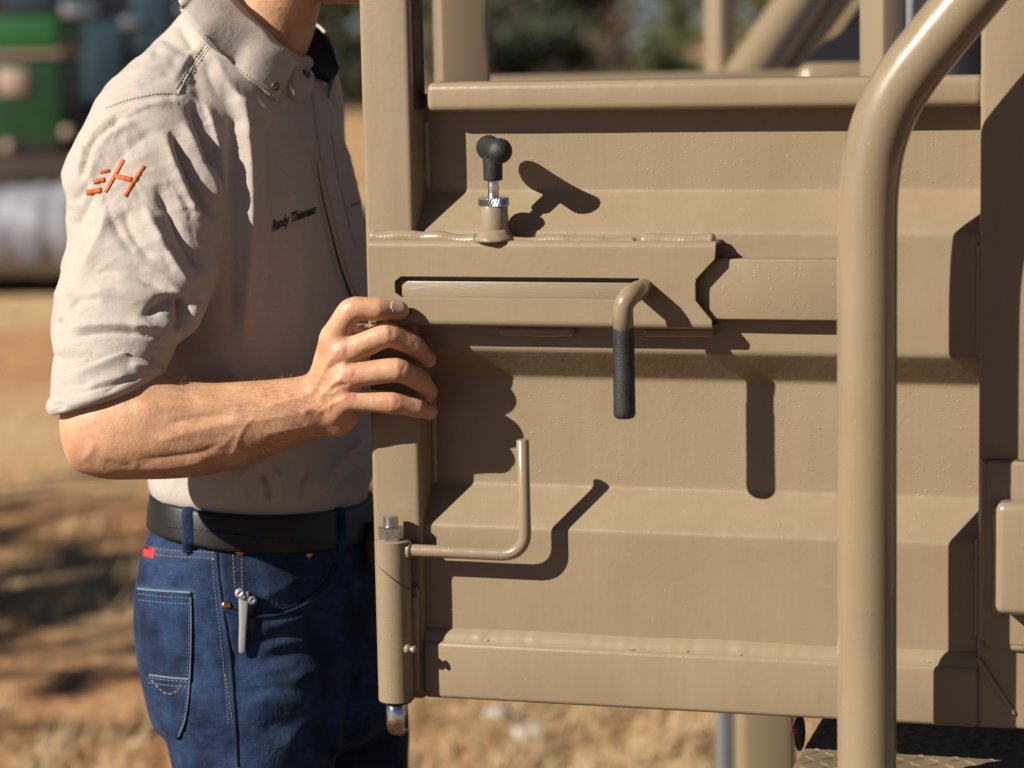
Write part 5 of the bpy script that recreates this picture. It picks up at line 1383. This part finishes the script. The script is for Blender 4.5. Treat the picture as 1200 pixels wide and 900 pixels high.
for (x, y, s) in ((455, 388, 1), (468, 430, 1), (462, 469, 1), (411, 357, .6)):          # creases over the finger joints
    for dx in (-5, -2, 1.2, 4): FW.append(([(x + dx - .5, y - 6), (x + dx + .8, y), (x + dx, y + 6)], 1.2, -.34*s))
    FW.append(([(x - 5, y + 1), (x, y - 1), (x + 5, y + 1)], 7, .6*s))
for (x, y) in ((487, 404), (493, 445), (488, 477)):
    for dx in (-2, .5): FW.append(([(x + dx - 1, y - 5), (x + dx + 1, y + 4)], 1.2, -.3))
FW += [([(425, 372), (428, 378), (424, 386)], 2, -1.5), ([(498, 470), (506, 474), (508, 482)], 2, -.6)]
bc = strokes(bc, bf, be, FW, (bc[:, 1] < 2.60).astype(float))
body = add('body', bc, bf, None, man)
# skin colour: redder over the knuckles and fingertips, paler wrist
red = np.zeros(len(bc))
for (x, y, r, a) in ((397, 412, 11, 1.0), (408, 439, 12, 1.0), (410, 464, 12, .9), (456, 391, 11, .6), (468, 431, 9, .6), (463, 470, 9, .6), (503, 420, 12, .6), (505, 458, 12, .6), (505, 480, 12, .8), (468, 363, 14, .45), (352, 488, 16, .25), (100, 520, 26, .2), (412, 356, 12, .3)):
    red = np.maximum(red, a * np.exp(-((px[:, 0] - x)**2 + (px[:, 1] - y)**2) / (r*r)))
red *= (bc[:, 1] < 2.60)
at = body.data.attributes.new('redness', 'FLOAT', 'POINT'); at.data.foreach_set('value', red.astype(np.float32))
ms = bpy.data.materials.new('skin'); ms.use_nodes = True
n, l = ms.node_tree.nodes, ms.node_tree.links; p = n['Principled BSDF']
p.inputs['Roughness'].default_value = .47; p.inputs['Specular IOR Level'].default_value = .4
p.inputs['Subsurface Weight'].default_value = .12; p.inputs['Subsurface Radius'].default_value = (1, .35, .2); p.inputs['Subsurface Scale'].default_value = .004
tc = n.new('ShaderNodeTexCoord')
def nz_(s, d): 
    t = n.new('ShaderNodeTexNoise'); t.inputs['Scale'].default_value = s; t.inputs['Detail'].default_value = d; l.new(tc.outputs['Object'], t.inputs['Vector']); return t.outputs[0]
r = n.new('ShaderNodeValToRGB'); r.color_ramp.elements[0].position = .35; r.color_ramp.elements[1].position = .68
r.color_ramp.elements[0].color = (.45, .235, .125, 1); r.color_ramp.elements[1].color = (.58, .335, .205, 1); l.new(nz_(45, 6), r.inputs[0])
an = n.new('ShaderNodeAttribute'); an.attribute_name = 'redness'
mx = n.new('ShaderNodeMix'); mx.data_type = 'RGBA'; mx.inputs[7].default_value = (.50, .17, .135, 1)
mu = n.new('ShaderNodeMath'); mu.operation = 'MULTIPLY'; mu.inputs[1].default_value = .55; l.new(an.outputs['Fac'], mu.inputs[0])
l.new(mu.outputs[0], mx.inputs[0]); l.new(r.outputs[0], mx.inputs[6]); l.new(mx.outputs[2], p.inputs['Base Color'])
vo = n.new('ShaderNodeTexVoronoi'); vo.inputs['Scale'].default_value = 900; l.new(tc.outputs['Object'], vo.inputs['Vector'])
b1 = n.new('ShaderNodeBump'); b1.inputs['Strength'].default_value = .25; b1.inputs['Distance'].default_value = .0006; l.new(vo.outputs['Distance'], b1.inputs['Height'])
b2 = n.new('ShaderNodeBump'); b2.inputs['Strength'].default_value = .35; b2.inputs['Distance'].default_value = .0015; l.new(nz_(170, 4), b2.inputs['Height']); l.new(b1.outputs[0], b2.inputs['Normal'])
l.new(b2.outputs[0], p.inputs['Normal'])
M['skin'] = ms; body.data.materials.append(ms)
SKB = BVHTree.FromPolygons(bc.tolist(), bf.tolist())
M['nail'] = mat('fingernail', (.62, .38, .31), .28, spec=.5, coat=.3)
# fingernails
for poly in ([(458, 355), (464, 351.5), (471, 353), (475, 359), (474, 365), (468, 367), (461, 366), (457.5, 361)], [(500.5, 407), (504, 411), (508, 419), (507, 425), (503, 420), (500, 412)],
             [(503.5, 448), (507.5, 456), (507.5, 463), (504, 459)], [(502, 471), (507, 475), (509, 481), (505, 480), (502, 476)]):
    patch(SKB, poly, 'fingernail', 'nail', body, thick=.0007, grid=1.5, base=-.001)
# fine hair along the forearm
M['hair'] = mat('brown_hair', (.16, .09, .045), .6); M['arm_hair'] = mat('fair_arm_hair', (.45, .27, .14), .5)
V = []; F = []; g_ = np.random.default_rng(5); nb = normals(bc, bf)
ids = np.where((bc[:, 1] < 2.52) & (px[:, 0] > 190) & (px[:, 0] < 378) & (px[:, 1] > 430) & (px[:, 1] < 560))[0]
tow = np.array(U(380, 470, 2.43) - U(200, 500, 2.43)); tow /= np.linalg.norm(tow)
for i in g_.choice(ids, min(3000, len(ids)), replace=False):
    c = bc[i]; nn = nb[i]
    if g_.random() > (px[i, 0] - 150) / 230: continue
    d = tow * (.7 + .4*g_.random()) + nn * (.55 + .3*g_.random()) + g_.normal(size=3) * .28 + np.array((0, 0, .15)); d /= np.linalg.norm(d); L = .0045 + .005*g_.random()
    s = np.cross(d, nn); s /= (np.linalg.norm(s) + 1e-9); s *= .00010
    k = len(V); V += [c - s, c + s, c + d*L*.55 + s*.8 + nn*.0002, c + d*L*.55 - s*.8 + nn*.0002, c + d*L - nn*L*.12]; F += [(k, k+1, k+2, k+3), (k+3, k+2, k+4)]
ah = add('arm_hair', V, F, 'arm_hair', body, smooth=False); ah['kind'] = 'stuff'
# eyes, mouth line, hair
M['eye'] = mat('eye_white', (.8, .78, .74), .1); M['iris'] = mat('brown_iris', (.05, .03, .02), .1); M['lip'] = mat('lip', (.42, .17, .13), .45)
for s in (-1, 1):
    V, F = sphere(hp_(.073, s*.031, .016), .0125, 20, 14); ey = add('eye', V, F, 'eye', body)
    V, F = sphere(hp_(.0815, s*.031, .016), .0052, 16, 10); add('iris', V, F, 'iris', ey)
    V, F = tube([hp_(.084, s*.014, .036), hp_(.091, s*.028, .041), hp_(.080, s*.047, .037)], [.003, .0042, .0022], 8, round_caps=True); add('eyebrow', V, F, 'hair', body)
V, F = tube([hp_(.090, -.025, -.0585), hp_(.0995, -.010, -.0575), hp_(.1005, 0, -.0585), hp_(.0995, .010, -.0575), hp_(.090, .025, -.0585)], [.0015, .004, .0045, .004, .0015], 8); add('lips', V, F, 'lip', body)
V, F = sphere((0, 0, 0), 1, 48, 30); hv = []
for v in V:
    q = hp_(-.016 + v.x*.102, v.y*.084, .040 + v.z*.100)
    fr = (q - HC).dot(HF); zz2 = (q - HC).z
    low = -.055 + .12 * max(0, min(1, (fr + .05) / .11))
    if fr > .055: low = .075
    if zz2 < low: q = hp_(-.012 + v.x*.085, v.y*.068, .035 + v.z*.080)
    else: q += Vector(noise.noise_vector(q * 60)) * .004
    hv.append(q)
add('hair', hv, F, 'hair', man)
